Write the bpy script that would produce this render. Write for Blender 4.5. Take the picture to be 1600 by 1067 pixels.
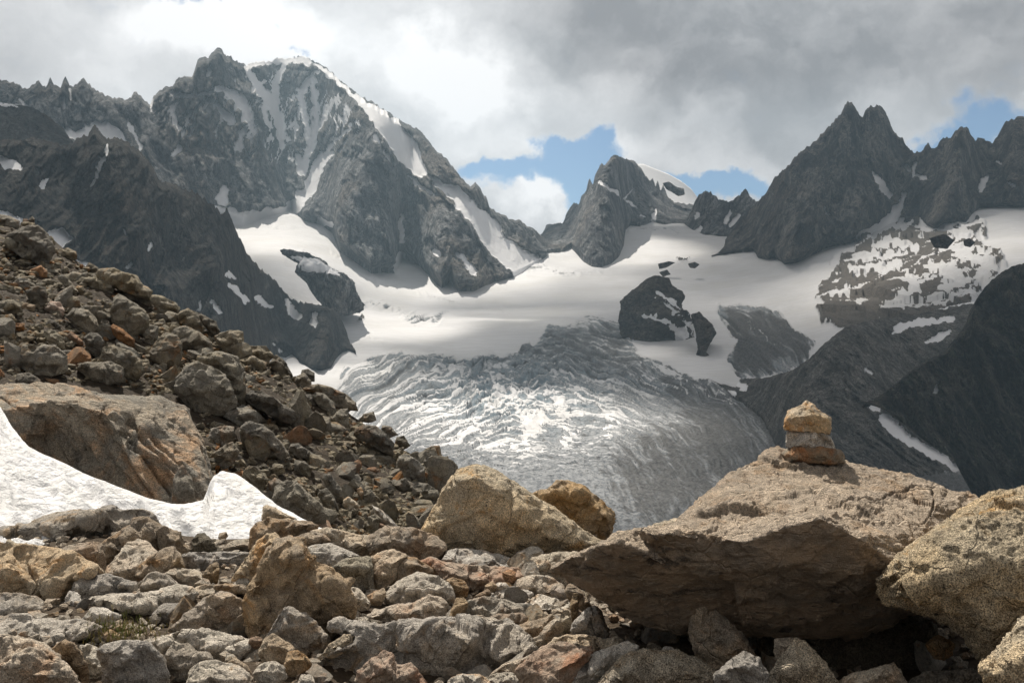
import bpy, math, random
import numpy as np
from mathutils import Vector
from mathutils.geometry import delaunay_2d_cdt

for o in list(bpy.data.objects): bpy.data.objects.remove(o)
SC = bpy.context.scene
COL = SC.collection
F = 1537.0                      # focal length in photograph pixels
def R(d): return math.radians(d)

# ---------------------------------------------------------------- camera
cam = bpy.data.cameras.new("camera"); camo = bpy.data.objects.new("camera", cam); COL.objects.link(camo)
camo.location = (0, 0, 0); camo.rotation_euler = (R(90), 0, 0)
cam.sensor_width = 36; cam.lens = 36*F/1600; cam.clip_start = 0.1; cam.clip_end = 60000
SC.camera = camo
SC.view_settings.view_transform = 'Standard'; SC.view_settings.look = 'None'
SC.view_settings.exposure = 0.48; SC.view_settings.gamma = 1.0
# ---------------------------------------------------------------- sun
SUN_AZ, SUN_EL = -24.0, 54.0     # azimuth measured from the view direction, negative = left
sdir = Vector((math.sin(R(SUN_AZ))*math.cos(R(SUN_EL)), math.cos(R(SUN_AZ))*math.cos(R(SUN_EL)), math.sin(R(SUN_EL))))
sl = bpy.data.lights.new("sun", 'SUN'); sl.energy = 5.0; sl.angle = R(0.53); sl.color = (1.0, 0.925, 0.81)
slo = bpy.data.objects.new("sun", sl); COL.objects.link(slo)
slo.rotation_euler = (-sdir).to_track_quat('-Z', 'Y').to_euler(); slo.location = (0, 0, 50)

# ---------------------------------------------------------------- node helper
class NT:
    def __init__(s, nt): s.nt = nt; s.n = nt.nodes; s.l = nt.links
    def node(s, t, **k):
        x = s.n.new(t)
        for a, b in k.items(): setattr(x, a, b)
        return x
    def put(s, sock, v):
        if isinstance(v, bpy.types.NodeSocket): s.l.new(v, sock)
        elif v is not None: sock.default_value = v
    def math(s, op, a, b=None, c=None, clamp=False):
        x = s.node('ShaderNodeMath', operation=op); x.use_clamp = clamp
        s.put(x.inputs[0], a); s.put(x.inputs[1], b)
        if c is not None: s.put(x.inputs[2], c)
        return x.outputs[0]
    def vmath(s, op, a, b=None, out=0):
        x = s.node('ShaderNodeVectorMath', operation=op); s.put(x.inputs[0], a)
        if b is not None: s.put(x.inputs[1], b)
        return x.outputs[out]
    def noise(s, vec, scale, detail=5, rough=.55, dist=0, out=0):
        x = s.node('ShaderNodeTexNoise'); s.put(x.inputs['Vector'], vec); x.inputs['Scale'].default_value = scale
        x.inputs['Detail'].default_value = detail; x.inputs['Roughness'].default_value = rough; x.inputs['Distortion'].default_value = dist
        return x.outputs[out]
    def vor(s, vec, scale, feature='F1', out='Distance', rnd=1):
        x = s.node('ShaderNodeTexVoronoi', feature=feature); s.put(x.inputs['Vector'], vec); x.inputs['Scale'].default_value = scale
        x.inputs['Randomness'].default_value = rnd
        return x.outputs[out]
    def ramp(s, f, lo, hi, a=0., b=1., smooth=True):
        x = s.node('ShaderNodeMapRange'); x.interpolation_type = 'SMOOTHSTEP' if smooth else 'LINEAR'; x.clamp = True
        s.put(x.inputs[0], f); s.put(x.inputs[1], lo); s.put(x.inputs[2], hi); s.put(x.inputs[3], a); s.put(x.inputs[4], b)
        return x.outputs[0]
    def mix(s, f, a, b, bt='MIX'):
        x = s.node('ShaderNodeMix', data_type='RGBA', blend_type=bt); x.clamp_factor = True
        s.put(x.inputs[0], f)
        for i, v in ((6, a), (7, b)):
            if isinstance(v, (tuple, list)): v = tuple(v)[:3] + (1,)
            s.put(x.inputs[i], v)
        return x.outputs[2]
    def mapping(s, vec, scale=(1, 1, 1), rot=(0, 0, 0), loc=(0, 0, 0)):
        x = s.node('ShaderNodeMapping'); s.put(x.inputs[0], vec); x.inputs[1].default_value = loc
        x.inputs[2].default_value = rot; x.inputs[3].default_value = scale
        return x.outputs[0]

# ---------------------------------------------------------------- world: Nishita sky with cloud cover by direction
world = bpy.data.worlds.new("World"); SC.world = world; world.use_nodes = True
W_ = NT(world.node_tree); W_.n.clear()
sky = W_.node('ShaderNodeTexSky', sky_type='NISHITA'); sky.sun_disc = False
sky.sun_elevation = R(SUN_EL); sky.sun_rotation = R(SUN_AZ); sky.altitude = 2500; sky.air_density = 1.3; sky.dust_density = 0.6; sky.ozone_density = 1.5
tc = W_.node('ShaderNodeTexCoord').outputs['Generated']
def pdir(x, y):
    v = Vector(((x-800)/F, 1, (533-y)/F)); v.normalize(); return v
def blob(x, y, rx, ry, soft=1.0):
    """soft elliptical patch of sky: rx, ry angular radii in thousandths"""
    c = pdir(x, y)
    d = W_.vmath('SUBTRACT', tcw, tuple(c))
    d = W_.vmath('MULTIPLY', d, (1537/rx, 1537/max(rx, ry), 1537/ry))
    l = W_.vmath('LENGTH', d, out=1)
    return W_.ramp(l, 1.0, 0.0 if soft == 1 else 1-soft)
def addup(lst):
    acc = None
    for wgt, b in lst:
        t = W_.math('MULTIPLY', b, wgt)
        acc = t if acc is None else W_.math('ADD', acc, t)
    return acc
warp = W_.vmath('SCALE', W_.vmath('SUBTRACT', W_.noise(tc, 5.5, 8, .6, out=1), (.5, .5, .5)), None); warp.node.inputs['Scale'].default_value = .20
tcw = W_.vmath('ADD', tc, warp)
n1 = W_.noise(W_.mapping(tcw, (1, 1, 1.7)), 3.2, 9, .58)
n2 = W_.noise(W_.mapping(tcw, (1, 1, 1.6), loc=(3, 1, 5)), 7.5, 10, .62)
n3 = W_.noise(W_.mapping(tc, (1, 1, 1.5), loc=(7, 2, 1)), 17, 6, .6)
holes = addup([(-1.8, blob(895, 266, 160, 105)), (-1.5, blob(850, 212, 110, 45)), (-1.3, blob(745, 262, 85, 55)), (-1.5, blob(1130, 285, 170, 42)),
               (-1.5, blob(1520, 212, 230, 60)), (-1., blob(1440, 225, 70, 40)), (-1.3, blob(325, -8, 120, 34)), (-1.0, blob(470, 82, 40, 30)), (-.9, blob(415, 35, 50, 28)), (-.9, blob(905, 345, 60, 40)),
               (1.15, blob(812, 300, 80, 62)), (.9, blob(815, 345, 80, 40)), (.6, blob(760, 228, 130, 30)), (.5, blob(1050, 215, 200, 60)), (.5, blob(1170, 300, 22, 22))])
dev = lambda n, k: W_.math('MULTIPLY', W_.math('SUBTRACT', n, .5), k)
cover = W_.math('ADD', W_.math('ADD', dev(n1, .9), dev(n2, 1.3)), dev(n3, 1.25))
cover = W_.math('ADD', W_.math('ADD', cover, holes), 1.0)
alpha = W_.ramp(cover, .08, .80)
# brightness of the cloud: thick = grey, thin and sun-facing = white
br = addup([(.22, blob(380, 150, 650, 330)), (.62, blob(350, 65, 210, 90)), (.35, blob(240, 25, 110, 60)), (.62, blob(705, 105, 150, 110)), (.18, blob(560, 60, 260, 120)), (.95, blob(815, 305, 110, 90)), (-.25, blob(830, 345, 60, 30)), (.34, blob(960, 225, 120, 45)), (.22, blob(1150, 250, 190, 40)),
            (.34, blob(780, 215, 180, 40)), (.1, blob(520, 20, 300, 90)), (.12, blob(100, 60, 200, 150)), (-.30, blob(1180, 60, 460, 150)), (-.12, blob(950, 20, 260, 90)), (-.14, blob(1560, 20, 260, 130)), (-.10, blob(590, 200, 70, 90))])
brn = W_.math('ADD', W_.math('ADD', dev(n2, .9), dev(n1, .6)), dev(n3, .35))
bright = W_.math('ADD', W_.math('ADD', br, brn), .45)
edge = W_.ramp(cover, 1.0, .3, 0, .12)
bright = W_.math('ADD', bright, edge)
bright = W_.math('MINIMUM', W_.math('MAXIMUM', bright, .16), 1.02)
elev = W_.node('ShaderNodeSeparateXYZ'); W_.l.new(tc, elev.inputs[0])
ccol = W_.mix(bright, (.16, .17, .185), (1.0, .99, .985))
high = W_.ramp(elev.outputs[2], .33, .62, 1, .3)          # unseen overhead sky dimmed to cut the ambient fill
behind = W_.ramp(elev.outputs[1], -.1, .45, .58, 1)       # unseen sky behind the camera dimmed so shaded rock fronts go darker
cc = W_.vmath('SCALE', ccol, None); W_.l.new(W_.math('MULTIPLY', high, behind), cc.node.inputs['Scale'])
sk = W_.vmath('MULTIPLY', sky.outputs[0], (.074, .079, .083))
tot = W_.mix(alpha, sk, cc)
bg = W_.node('ShaderNodeBackground'); W_.l.new(tot, bg.inputs[0]); bg.inputs[1].default_value = 1.0
wo = W_.node('ShaderNodeOutputWorld'); W_.l.new(bg.outputs[0], wo.inputs[0])

# ================================================================ numeric helpers
def _h(ix, iy, iz, seed):
    h = (ix.astype(np.uint32)*np.uint32(374761393) + iy.astype(np.uint32)*np.uint32(668265263) + iz.astype(np.uint32)*np.uint32(2147483647) + np.uint32((seed*974634777) & 0xffffffff))
    h ^= h >> np.uint32(13); h *= np.uint32(1274126177); h ^= h >> np.uint32(16); h *= np.uint32(2246822519); h ^= h >> np.uint32(13)
    return h
def pn(P, seed=0):
    """gradient noise, P (N,3) -> about -1..1"""
    i = np.floor(P).astype(np.int64); f = P - i
    u = f*f*f*(f*(f*6-15)+10)
    out = np.zeros(len(P))
    for dx in (0, 1):
        wx = u[:, 0] if dx else 1-u[:, 0]
        for dy in (0, 1):
            wy = u[:, 1] if dy else 1-u[:, 1]
            for dz in (0, 1):
                wz = u[:, 2] if dz else 1-u[:, 2]
                h = _h(i[:, 0]+dx, i[:, 1]+dy, i[:, 2]+dz, seed)
                gx = (h & np.uint32(1023))/511.5-1; gy = ((h >> np.uint32(10)) & np.uint32(1023))/511.5-1; gz = ((h >> np.uint32(20)) & np.uint32(1023))/511.5-1
                out += wx*wy*wz*(gx*(f[:, 0]-dx)+gy*(f[:, 1]-dy)+gz*(f[:, 2]-dz))
    return out*1.3
def fbm(P, oct=4, seed=0, gain=.5):
    a = 1.; s = 0; P = np.array(P, float)
    for k in range(oct):
        s = s + a*pn(P + 17.3*k, seed+k); P = P*2.03; a *= gain
    return s
def rdg(P, oct=4, seed=0, gain=.5):
    a = 1.; s = 0; P = np.array(P, float)
    for k in range(oct):
        s = s + a*(1-np.abs(pn(P + 9.1*k, seed+k))*2.2); P = P*2.07; a *= gain
    return s
def cells(P, seed=0):
    """Worley: distance F1, F2-F1, hash of nearest cell (N,) and offset to its point"""
    i = np.floor(P).astype(np.int64); best = np.full(len(P), 9.); sec = np.full(len(P), 9.)
    bh = np.zeros(len(P), np.uint32); bo = np.zeros((len(P), 3))
    for dx in (-1, 0, 1):
        for dy in (-1, 0, 1):
            for dz in (-1, 0, 1):
                c = i + (dx, dy, dz); h = _h(c[:, 0], c[:, 1], c[:, 2], seed)
                q = np.stack([(h & np.uint32(1023))/1023., ((h >> np.uint32(10)) & np.uint32(1023))/1023., ((h >> np.uint32(20)) & np.uint32(1023))/1023.], 1)
                off = P - (c + q); d = np.sqrt((off**2).sum(1))
                m = d < best
                sec = np.where(m, best, np.minimum(sec, d)); bh = np.where(m, h, bh); bo = np.where(m[:, None], off, bo); best = np.where(m, d, best)
    return best, sec-best, bh, bo
def chips(P, seed=0):
    """piecewise planar facets: each cell is a randomly tilted plane"""
    d, e, h, o = cells(P, seed)
    h2 = h*np.uint32(2654435761)
    v = np.stack([(h2 & np.uint32(255))/127.5-1, ((h2 >> np.uint32(8)) & np.uint32(255))/127.5-1, ((h2 >> np.uint32(16)) & np.uint32(255))/127.5-1], 1)
    return (v*o).sum(1) + ((h2 >> np.uint32(24)) & np.uint32(255))/255.*.3
def sstep(a, b, x):
    t = np.clip((x-a)/(b-a), 0, 1); return t*t*(3-2*t)
def seg_dist(px, py, pts, widths=None):
    best = np.full(px.shape, 1e9)
    for k in range(len(pts)-1):
        ax, ay = pts[k][:2]; bx, by = pts[k+1][:2]
        t = np.clip(((px-ax)*(bx-ax)+(py-ay)*(by-ay))/max((bx-ax)**2+(by-ay)**2, 1e-6), 0, 1)
        d = np.hypot(px-ax-t*(bx-ax), py-ay-t*(by-ay))
        if widths is not None: d = d - (widths[k]+t*(widths[k+1]-widths[k]))*.5
        best = np.minimum(best, d)
    return best
def sdf_poly(px, py, poly):
    P = list(poly)+[poly[0]]; d = seg_dist(px, py, P); ins = np.zeros(px.shape, bool)
    for k in range(len(P)-1):
        x1, y1 = P[k]; x2, y2 = P[k+1]
        if y1 == y2: continue
        c = ((y1 > py) != (y2 > py)) & (px < (x2-x1)*(py-y1)/(y2-y1)+x1)
        ins ^= c
    return np.where(ins, -d, d)
def W3(x, y, D): return np.stack([(np.asarray(x)-800)/F*D, np.asarray(D)*np.ones_like(np.asarray(x, float)), (533-np.asarray(y))/F*D], -1)

def build(name, V, Fc, mat, attrs=None, origin=None, smooth=True, parent=None):
    V = np.asarray(V, float)
    if origin is None: origin = (0, 0, 0)
    me = bpy.data.meshes.new(name); Vl = (V - np.array(origin)).astype(np.float32)
    Fc = np.asarray(Fc, np.int32); n = Fc.shape[1]
    me.vertices.add(len(Vl)); me.vertices.foreach_set('co', Vl.ravel())
    me.loops.add(Fc.size); me.loops.foreach_set('vertex_index', Fc.ravel())
    me.polygons.add(len(Fc)); me.polygons.foreach_set('loop_start', np.arange(0, Fc.size, n, dtype=np.int32))
    me.polygons.foreach_set('use_smooth', np.full(len(Fc), smooth))
    me.update(calc_edges=True)
    for k, v in (attrs or {}).items():
        a = me.attributes.new(k, 'FLOAT', 'POINT'); a.data.foreach_set('value', np.asarray(v, np.float32).ravel())
    me.materials.append(mat)
    o = bpy.data.objects.new(name, me); o.location = origin; COL.objects.link(o)
    if parent: o.parent = parent
    return o
def tag(o, label=None, cat=None, group=None, kind=None):
    if label: o['label'] = label
    if cat: o['category'] = cat
    if group: o['group'] = group
    if kind: o['kind'] = kind
    return o
def grid_faces(nx, ny, off=0):
    i, j = np.meshgrid(np.arange(nx-1), np.arange(ny-1), indexing='ij'); a = (i*ny+j).ravel()+off
    return np.stack([a, a+1, a+ny+1, a+ny], 1)      # index = i*ny + j
def vnormals(V, T):
    n = np.zeros_like(V); a, b, c = V[T[:, 0]], V[T[:, 1]], V[T[:, 2]]; fn = np.cross(b-a, c-a)
    for k in range(3):
        for q in range(3): n[:, q] += np.bincount(T[:, k], fn[:, q], len(V))
    return n/np.maximum(np.linalg.norm(n, axis=1), 1e-12)[:, None]
def smooth_mesh(V, T, it=2, f=.5):
    E = np.concatenate([T[:, [0, 1]], T[:, [1, 2]], T[:, [2, 0]]]); cnt = np.bincount(E.ravel(), minlength=len(V)).astype(float)
    for _ in range(it):
        S = np.zeros_like(V)
        for q in range(3): S[:, q] = np.bincount(E[:, 0], V[E[:, 1], q], len(V)) + np.bincount(E[:, 1], V[E[:, 0], q], len(V))
        V = V*(1-f) + f*S/np.maximum(cnt, 1)[:, None]
    return V
def refine(V, A, T, L, maxit=9, maxv=60000):
    """split every edge longer than L (A = extra per-vertex columns; last column is how much coarser the back may be)"""
    for _ in range(maxit):
        E = np.concatenate([T[:, [0, 1]], T[:, [1, 2]], T[:, [2, 0]]]); Es = np.sort(E, 1)
        key = Es[:, 0].astype(np.int64)*len(V)+Es[:, 1]; u, idx, inv = np.unique(key, return_index=True, return_inverse=True)
        a, b = Es[idx, 0], Es[idx, 1]; ln = np.linalg.norm(V[a]-V[b], axis=1)
        fl = ln > L*(1+3*np.minimum(A[a, -1], A[b, -1]))
        if not fl.any() or len(V) > maxv: break
        mid = np.full(len(u), -1); mid[fl] = len(V)+np.arange(fl.sum())
        V = np.concatenate([V, (V[a[fl]]+V[b[fl]])*.5]); A = np.concatenate([A, (A[a[fl]]+A[b[fl]])*.5])
        nT = len(T); m = np.stack([mid[inv[:nT]], mid[inv[nT:2*nT]], mid[inv[2*nT:]]], 1); c = (m >= 0).sum(1)
        out = [T[c == 0]]
        t, q = T[c == 3], m[c == 3]
        out += [np.stack([t[:, 0], q[:, 0], q[:, 2]], 1), np.stack([q[:, 0], t[:, 1], q[:, 1]], 1), np.stack([q[:, 2], q[:, 1], t[:, 2]], 1), q]
        for k in range(3):       # one edge split
            s = (c == 1) & (m[:, k] >= 0); t, q = T[s], m[s, k]
            i0, i1, i2 = t[:, k], t[:, (k+1) % 3], t[:, (k+2) % 3]
            out += [np.stack([i0, q, i2], 1), np.stack([q, i1, i2], 1)]
            s = (c == 2) & (m[:, k] < 0); t, qq = T[s], m[s]   # edge k not split
            i0, i1, i2 = t[:, k], t[:, (k+1) % 3], t[:, (k+2) % 3]; q1, q2 = qq[:, (k+1) % 3], qq[:, (k+2) % 3]
            out += [np.stack([i0, i1, q1], 1), np.stack([i0, q1, q2], 1), np.stack([q2, q1, i2], 1)]
        T = np.concatenate(out)
    return V, A, T
# ================================================================ materials
def new_mat(name):
    m = bpy.data.materials.new(name); m.use_nodes = True; t = NT(m.node_tree); t.n.clear()
    b = t.node('ShaderNodeBsdfPrincipled'); o = t.node('ShaderNodeOutputMaterial'); t.l.new(b.outputs[0], o.inputs[0])
    b.inputs['Specular IOR Level'].default_value = .25; b.inputs['Roughness'].default_value = .85
    return m, t, b
def bump(t, b, h, dist, strength=1.0, nrm=None):
    x = t.node('ShaderNodeBump'); x.inputs['Distance'].default_value = dist; x.inputs['Strength'].default_value = strength
    t.put(x.inputs['Height'], h)
    if nrm is not None: t.l.new(nrm, x.inputs['Normal'])
    t.l.new(x.outputs[0], b.inputs['Normal']); return x.outputs[0]
def rock_mat(name, base, alt, rust, rustamt=.35, lichen=.5, scale=1.0, bmp=1.0, speck=.5, foli=0.0, grime=0.3, varnish=0):
    """granite: base tone, paler/greyer alternative, rust stain, black lichen spots, salt and pepper crystals"""
    m, t, b = new_mat(name)
    co = t.node('ShaderNodeTexCoord').outputs['Object']
    oi = t.node('ShaderNodeObjectInfo')
    off = t.vmath('SCALE', (7.3, 3.1, 5.7)); t.put(off.node.inputs['Scale'], oi.outputs['Random'])
    P = t.vmath('ADD', co, off)
    if scale != 1: P = t.mapping(P, (scale,)*3)
    big = t.noise(P, 2.2, 4, .6, .4); mid = t.noise(P, 9, 6, .65); fin = t.noise(P, 48, 4, .7); vf = t.noise(P, 150, 3, .7)
    c = t.mix(t.ramp(big, .38, .62), base, alt)
    ro = t.noise(t.mapping(P, (1, 1, 1), loc=(4, 9, 2)), 3.1, 5, .65, .8)
    c = t.mix(t.math('MULTIPLY', t.ramp(ro, .62-.3*rustamt, .78-.2*rustamt), .85), c, rust)
    val = t.math('ADD', t.math('MULTIPLY', mid, .9), t.math('MULTIPLY', fin, .7))
    val = t.ramp(val, .5, 1.1, 1-.48, 1+.78, False)
    c2 = t.vmath('SCALE', c); t.put(c2.node.inputs['Scale'], val)
    # crystals
    sp = t.ramp(vf, .38, .62, 1-speck*.8, 1+speck*1.0, False)
    c3 = t.vmath('SCALE', c2); t.put(c3.node.inputs['Scale'], sp)
    # dark grime in broad patches and lichen dots
    g = t.ramp(t.noise(t.mapping(P, (1, 1, 1), loc=(1, 2, 8)), 4.5, 6, .7), .56, .70)
    c4 = t.mix(t.math('MULTIPLY', g, grime), c3, (.07, .065, .06))
    ld = t.vor(P, 13, rnd=1); lm = t.ramp(t.noise(P, 5, 2), .5, .62)
    ls = t.math('MULTIPLY', t.math('MULTIPLY', t.ramp(t.math('ADD', ld, t.math('MULTIPLY', fin, .12)), .22, .13), lm), lichen)
    c5 = t.mix(ls, c4, (.035, .035, .035))
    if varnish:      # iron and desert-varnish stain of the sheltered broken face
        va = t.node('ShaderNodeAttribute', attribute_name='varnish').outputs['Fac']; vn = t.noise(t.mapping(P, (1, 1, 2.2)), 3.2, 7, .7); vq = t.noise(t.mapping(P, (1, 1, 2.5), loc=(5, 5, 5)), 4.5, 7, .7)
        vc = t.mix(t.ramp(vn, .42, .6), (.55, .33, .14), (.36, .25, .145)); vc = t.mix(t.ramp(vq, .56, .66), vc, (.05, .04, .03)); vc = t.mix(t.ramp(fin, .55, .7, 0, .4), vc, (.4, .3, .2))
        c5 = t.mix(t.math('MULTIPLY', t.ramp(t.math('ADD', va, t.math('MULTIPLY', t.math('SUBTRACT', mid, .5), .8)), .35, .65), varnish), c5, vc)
    tint = t.node('ShaderNodeHueSaturation'); t.l.new(c5, tint.inputs['Color'])
    t.put(tint.inputs['Value'], t.ramp(oi.outputs['Random'], 0, 1, 1.02, 1.42, False)); 
    rn2 = t.math('FRACT', t.math('MULTIPLY', oi.outputs['Random'], 7.7)); t.put(tint.inputs['Saturation'], t.ramp(rn2, 0, 1, .7, 1.15, False))
    t.l.new(tint.outputs[0], b.inputs['Base Color'])
    h = t.math('ADD', t.math('MULTIPLY', mid, .6), t.math('MULTIPLY', fin, .7))
    h = t.math('ADD', h, t.math('MULTIPLY', vf, .3))
    ch = t.vor(t.vmath('ADD', P, t.vmath('MULTIPLY', t.noise(P, 9, 3, out=1), (.06, .06, .06))), 11, out='Color'); cs_ = t.node('ShaderNodeSeparateColor'); t.l.new(ch, cs_.inputs[0])
    h = t.math('ADD', h, t.math('MULTIPLY', cs_.outputs[0], .14))
    if foli:
        fo = t.noise(t.mapping(P, (1.5, 1.5, 9), rot=(.15, foli, 0)), 7, 6, .7, .5); h = t.math('ADD', h, t.math('MULTIPLY', fo, 1.0))
    cr = t.vor(t.vmath('ADD', P, t.vmath('MULTIPLY', t.noise(P, 6, 4, out=1), (.1, .1, .1))), 2.6, 'DISTANCE_TO_EDGE')
    h = t.math('SUBTRACT', h, t.ramp(cr, .022, 0, 0, .45))
    bump(t, b, h, .065*bmp/scale)
    return m
TAN, GREY, WHITE, RUST = (.41, .325, .23), (.31, .285, .255), (.50, .45, .385), (.36, .21, .10)
M = {}
M['tan'] = rock_mat('granite_tan', TAN, (.38, .33, .26), RUST, .4, .5)
M['brown'] = rock_mat('granite_brown', (.33, .245, .155), (.29, .235, .175), (.32, .18, .07), .45, .5, grime=.45)
M['grey'] = rock_mat('granite_grey', GREY, (.35, .31, .26), (.32, .21, .11), .22, .4, grime=.3)
M['white'] = rock_mat('granite_pale', WHITE, (.42, .38, .32), (.42, .27, .14), .25, .25, grime=.12)
M['ochre'] = rock_mat('stone_ochre', (.33, .23, .13), (.28, .21, .14), (.32, .17, .06), .5, .2)
M['cairntop'] = rock_mat('cairn_stone_orange', (.40, .34, .265), (.38, .29, .19), (.38, .2, .08), .42, .2, scale=2, bmp=1.0, grime=.1)
M['cairnbase'] = rock_mat('cairn_stone_rust', (.25, .22, .17), (.30, .17, .08), (.33, .13, .04), .5, .3, scale=2, bmp=1.0)
M['pink'] = rock_mat('stone_pink', (.36, .25, .18), (.34, .28, .22), (.36, .17, .09), .45, .1, speck=.3)
M['cairnrock'] = rock_mat('boulder_gneiss', (.62, .46, .295), (.54, .41, .28), (.46, .27, .11), .42, .3, foli=.12, bmp=1.9, grime=.12, varnish=.8)
M['speckled'] = rock_mat('boulder_speckled', (.44, .35, .235), (.37, .315, .235), (.36, .21, .08), .3, .9, speck=.9, grime=.22)
M['talus'] = rock_mat('talus_rock', (.235, .2, .145), (.195, .175, .14), (.24, .12, .045), .3, .2, scale=.6, grime=.4)
M['talusgrey'] = rock_mat('talus_rock_grey', (.24, .21, .155), (.19, .172, .14), (.22, .14, .06), .15, .2, scale=.6, grime=.35)
M['talusrust'] = rock_mat('talus_rock_rust', (.29, .145, .06), (.22, .14, .08), (.3, .13, .04), .6, .2, scale=.6, grime=.3)
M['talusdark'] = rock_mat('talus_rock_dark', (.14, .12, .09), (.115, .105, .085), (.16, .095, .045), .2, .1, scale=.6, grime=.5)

M['ledge'] = rock_mat('layered_ledge_rock', (.36, .29, .20), (.27, .24, .19), (.50, .25, .07), .55, .15, scale=.35, foli=.9, grime=.4, bmp=1.2)
def soil_mat(name, a, b_, sc):
    m, t, b = new_mat(name); co = t.node('ShaderNodeTexCoord').outputs['Object']
    n = t.noise(co, 3*sc, 6, .7); v = t.vor(co, 14*sc, out='Color'); vd = t.vor(co, 14*sc); f = t.noise(co, 40*sc, 4, .7)
    s = t.node('ShaderNodeSeparateColor'); t.l.new(v, s.inputs[0])
    c = t.mix(t.ramp(n, .35, .65), a, b_); c = t.mix(t.math('MULTIPLY', s.outputs[0], .55), c, tuple(1.6*q for q in a))
    t.l.new(c, b.inputs['Base Color'])
    bump(t, b, t.math('ADD', t.math('ADD', t.math('MULTIPLY', vd, -.6), t.math('MULTIPLY', s.outputs[1], .4)), f), .09/sc)
    return m
M['soil'] = soil_mat('soil', (.085, .062, .042), (.12, .085, .05), 1.6)
M['scree'] = soil_mat('scree_soil', (.07, .052, .035), (.045, .036, .026), 1.0)

def snow_mat():
    m, t, b = new_mat('old_snow'); co = t.node('ShaderNodeTexCoord').outputs['Object']
    n = t.noise(t.mapping(co, (1, 1, 1)), 1.2, 5, .6); f = t.noise(co, 22, 5, .7); d = t.noise(t.mapping(co, loc=(4, 4, 4)), 4, 6, .7)
    c = t.mix(t.ramp(n, .35, .7), (.73, .73, .745), (.69, .685, .675)); c = t.mix(t.math('MULTIPLY', t.ramp(d, .62, .8), .12), c, (.55, .5, .42))
    spk = t.vor(co, 30); c = t.mix(t.math('MULTIPLY', t.ramp(spk, .05, .02), .35), c, (.2, .16, .12))
    t.l.new(c, b.inputs['Base Color']); b.inputs['Roughness'].default_value = .6
    bump(t, b, t.math('ADD', f, t.math('MULTIPLY', t.noise(co, 7, 3), 3)), .03)
    return m
M['snow'] = snow_mat()

def mountain_mat(name, dark, light, rust, sc, snowcol=(.88, .88, .90), bmp=1.0, green=0, streak=(1, 1, .35), rot=(0, .2, 0), snowlo=.42, snowhi=.6, con=1.0):
    """far rock wall; vertex attribute 'snow' says where old snow lies, noise breaks its edge"""
    m, t, b = new_mat(name); co = t.node('ShaderNodeTexCoord').outputs['Object']; P = t.mapping(co, (sc/1000,)*3)
    S = t.mapping(P, streak, rot)
    a = t.noise(S, 4, 9, .68, .15); f = t.noise(S, 22, 8, .7); g = t.noise(P, 1.6, 4, .6); v = t.noise(P, 70, 5, .75)
    c = t.mix(t.ramp(a, .4, .6), dark, light)
    c = t.mix(t.math('MULTIPLY', t.ramp(g, .5, .68), .6), c, rust)
    if green: c = t.mix(t.math('MULTIPLY', t.ramp(t.noise(P, 6, 8, .7), .5, .6), green), c, (.035, .045, .02))
    val = t.ramp(t.math('ADD', f, t.math('MULTIPLY', v, .8)), .7, 1.1, max(.05, 1-.55*con), 1+.6*con, False)
    cs = t.vmath('SCALE', c); t.put(cs.node.inputs['Scale'], val)
    for k_, (sc2, w2, lo2) in enumerate(((7, .035, .5), (19, .05, .45), (44, .06, .6))):       # cracks, gullies and joints of darker rock
        nn = t.noise(t.mapping(S, (1, 1, .8), rot=(0, (-.5, .6, .1)[k_], 0), loc=(k_*3.1, 1, 2)), sc2, 4, .6)
        ck = t.ramp(t.math('ABSOLUTE', t.math('SUBTRACT', nn, .5)), 0, w2, lo2, 1.06)
        c2_ = t.vmath('SCALE', cs); t.put(c2_.node.inputs['Scale'], ck); cs = c2_
    at = t.node('ShaderNodeAttribute', attribute_name='snow').outputs['Fac']
    sn = t.math('ADD', at, t.math('MULTIPLY', t.math('SUBTRACT', t.math('ADD', f, v), 1.0), .5))
    sn = t.ramp(sn, snowlo, snowhi)
    sc_ = t.mix(t.ramp(t.noise(P, 9, 6, .7), .55, .8, 0, .2), snowcol, (.5, .48, .45))
    c = t.mix(sn, cs, sc_)
    t.l.new(c, b.inputs['Base Color']); b.inputs['Specular IOR Level'].default_value = .1; b.inputs['Roughness'].default_value = .95
    h = t.math('ADD', t.math('MULTIPLY', a, 1.0), t.math('ADD', t.math('MULTIPLY', f, .45), t.math('MULTIPLY', v, .12)))
    inv = t.ramp(sn, 0, 1, 1, .12)
    bump(t, b, t.math('MULTIPLY', h, inv), 60*bmp/sc)
    return m
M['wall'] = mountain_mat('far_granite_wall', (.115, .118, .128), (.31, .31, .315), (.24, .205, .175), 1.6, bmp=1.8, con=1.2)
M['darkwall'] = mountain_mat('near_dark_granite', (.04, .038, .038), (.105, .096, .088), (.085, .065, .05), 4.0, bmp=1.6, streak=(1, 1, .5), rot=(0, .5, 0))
M['redwall'] = mountain_mat('brown_granite_wall', (.075, .07, .067), (.26, .235, .215), (.12, .085, .065), 2.2, bmp=1.9, con=1.3)
M['patchy'] = mountain_mat('patchy_outcrop', (.07, .062, .055), (.14, .12, .10), (.12, .085, .06), 4, bmp=1.2, streak=(.7, 1, 1.5), rot=(0, -.25, 0))
M['moraine'] = mountain_mat('moraine_debris', (.085, .08, .074), (.20, .187, .172), (.08, .07, .06), 7, bmp=1.2, con=1.4, streak=(1, 1, .6), rot=(0, .8, 0))
M['mossy'] = mountain_mat('mossy_dark_slope', (.024, .022, .02), (.11, .096, .08), (.055, .042, .032), 7, bmp=2.2, con=1.6, green=.6, rot=(0, .5, 0))
M['snowdome'] = mountain_mat('snow_dome', (.1, .1, .1), (.16, .15, .15), (.13, .12, .11), 2)
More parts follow.
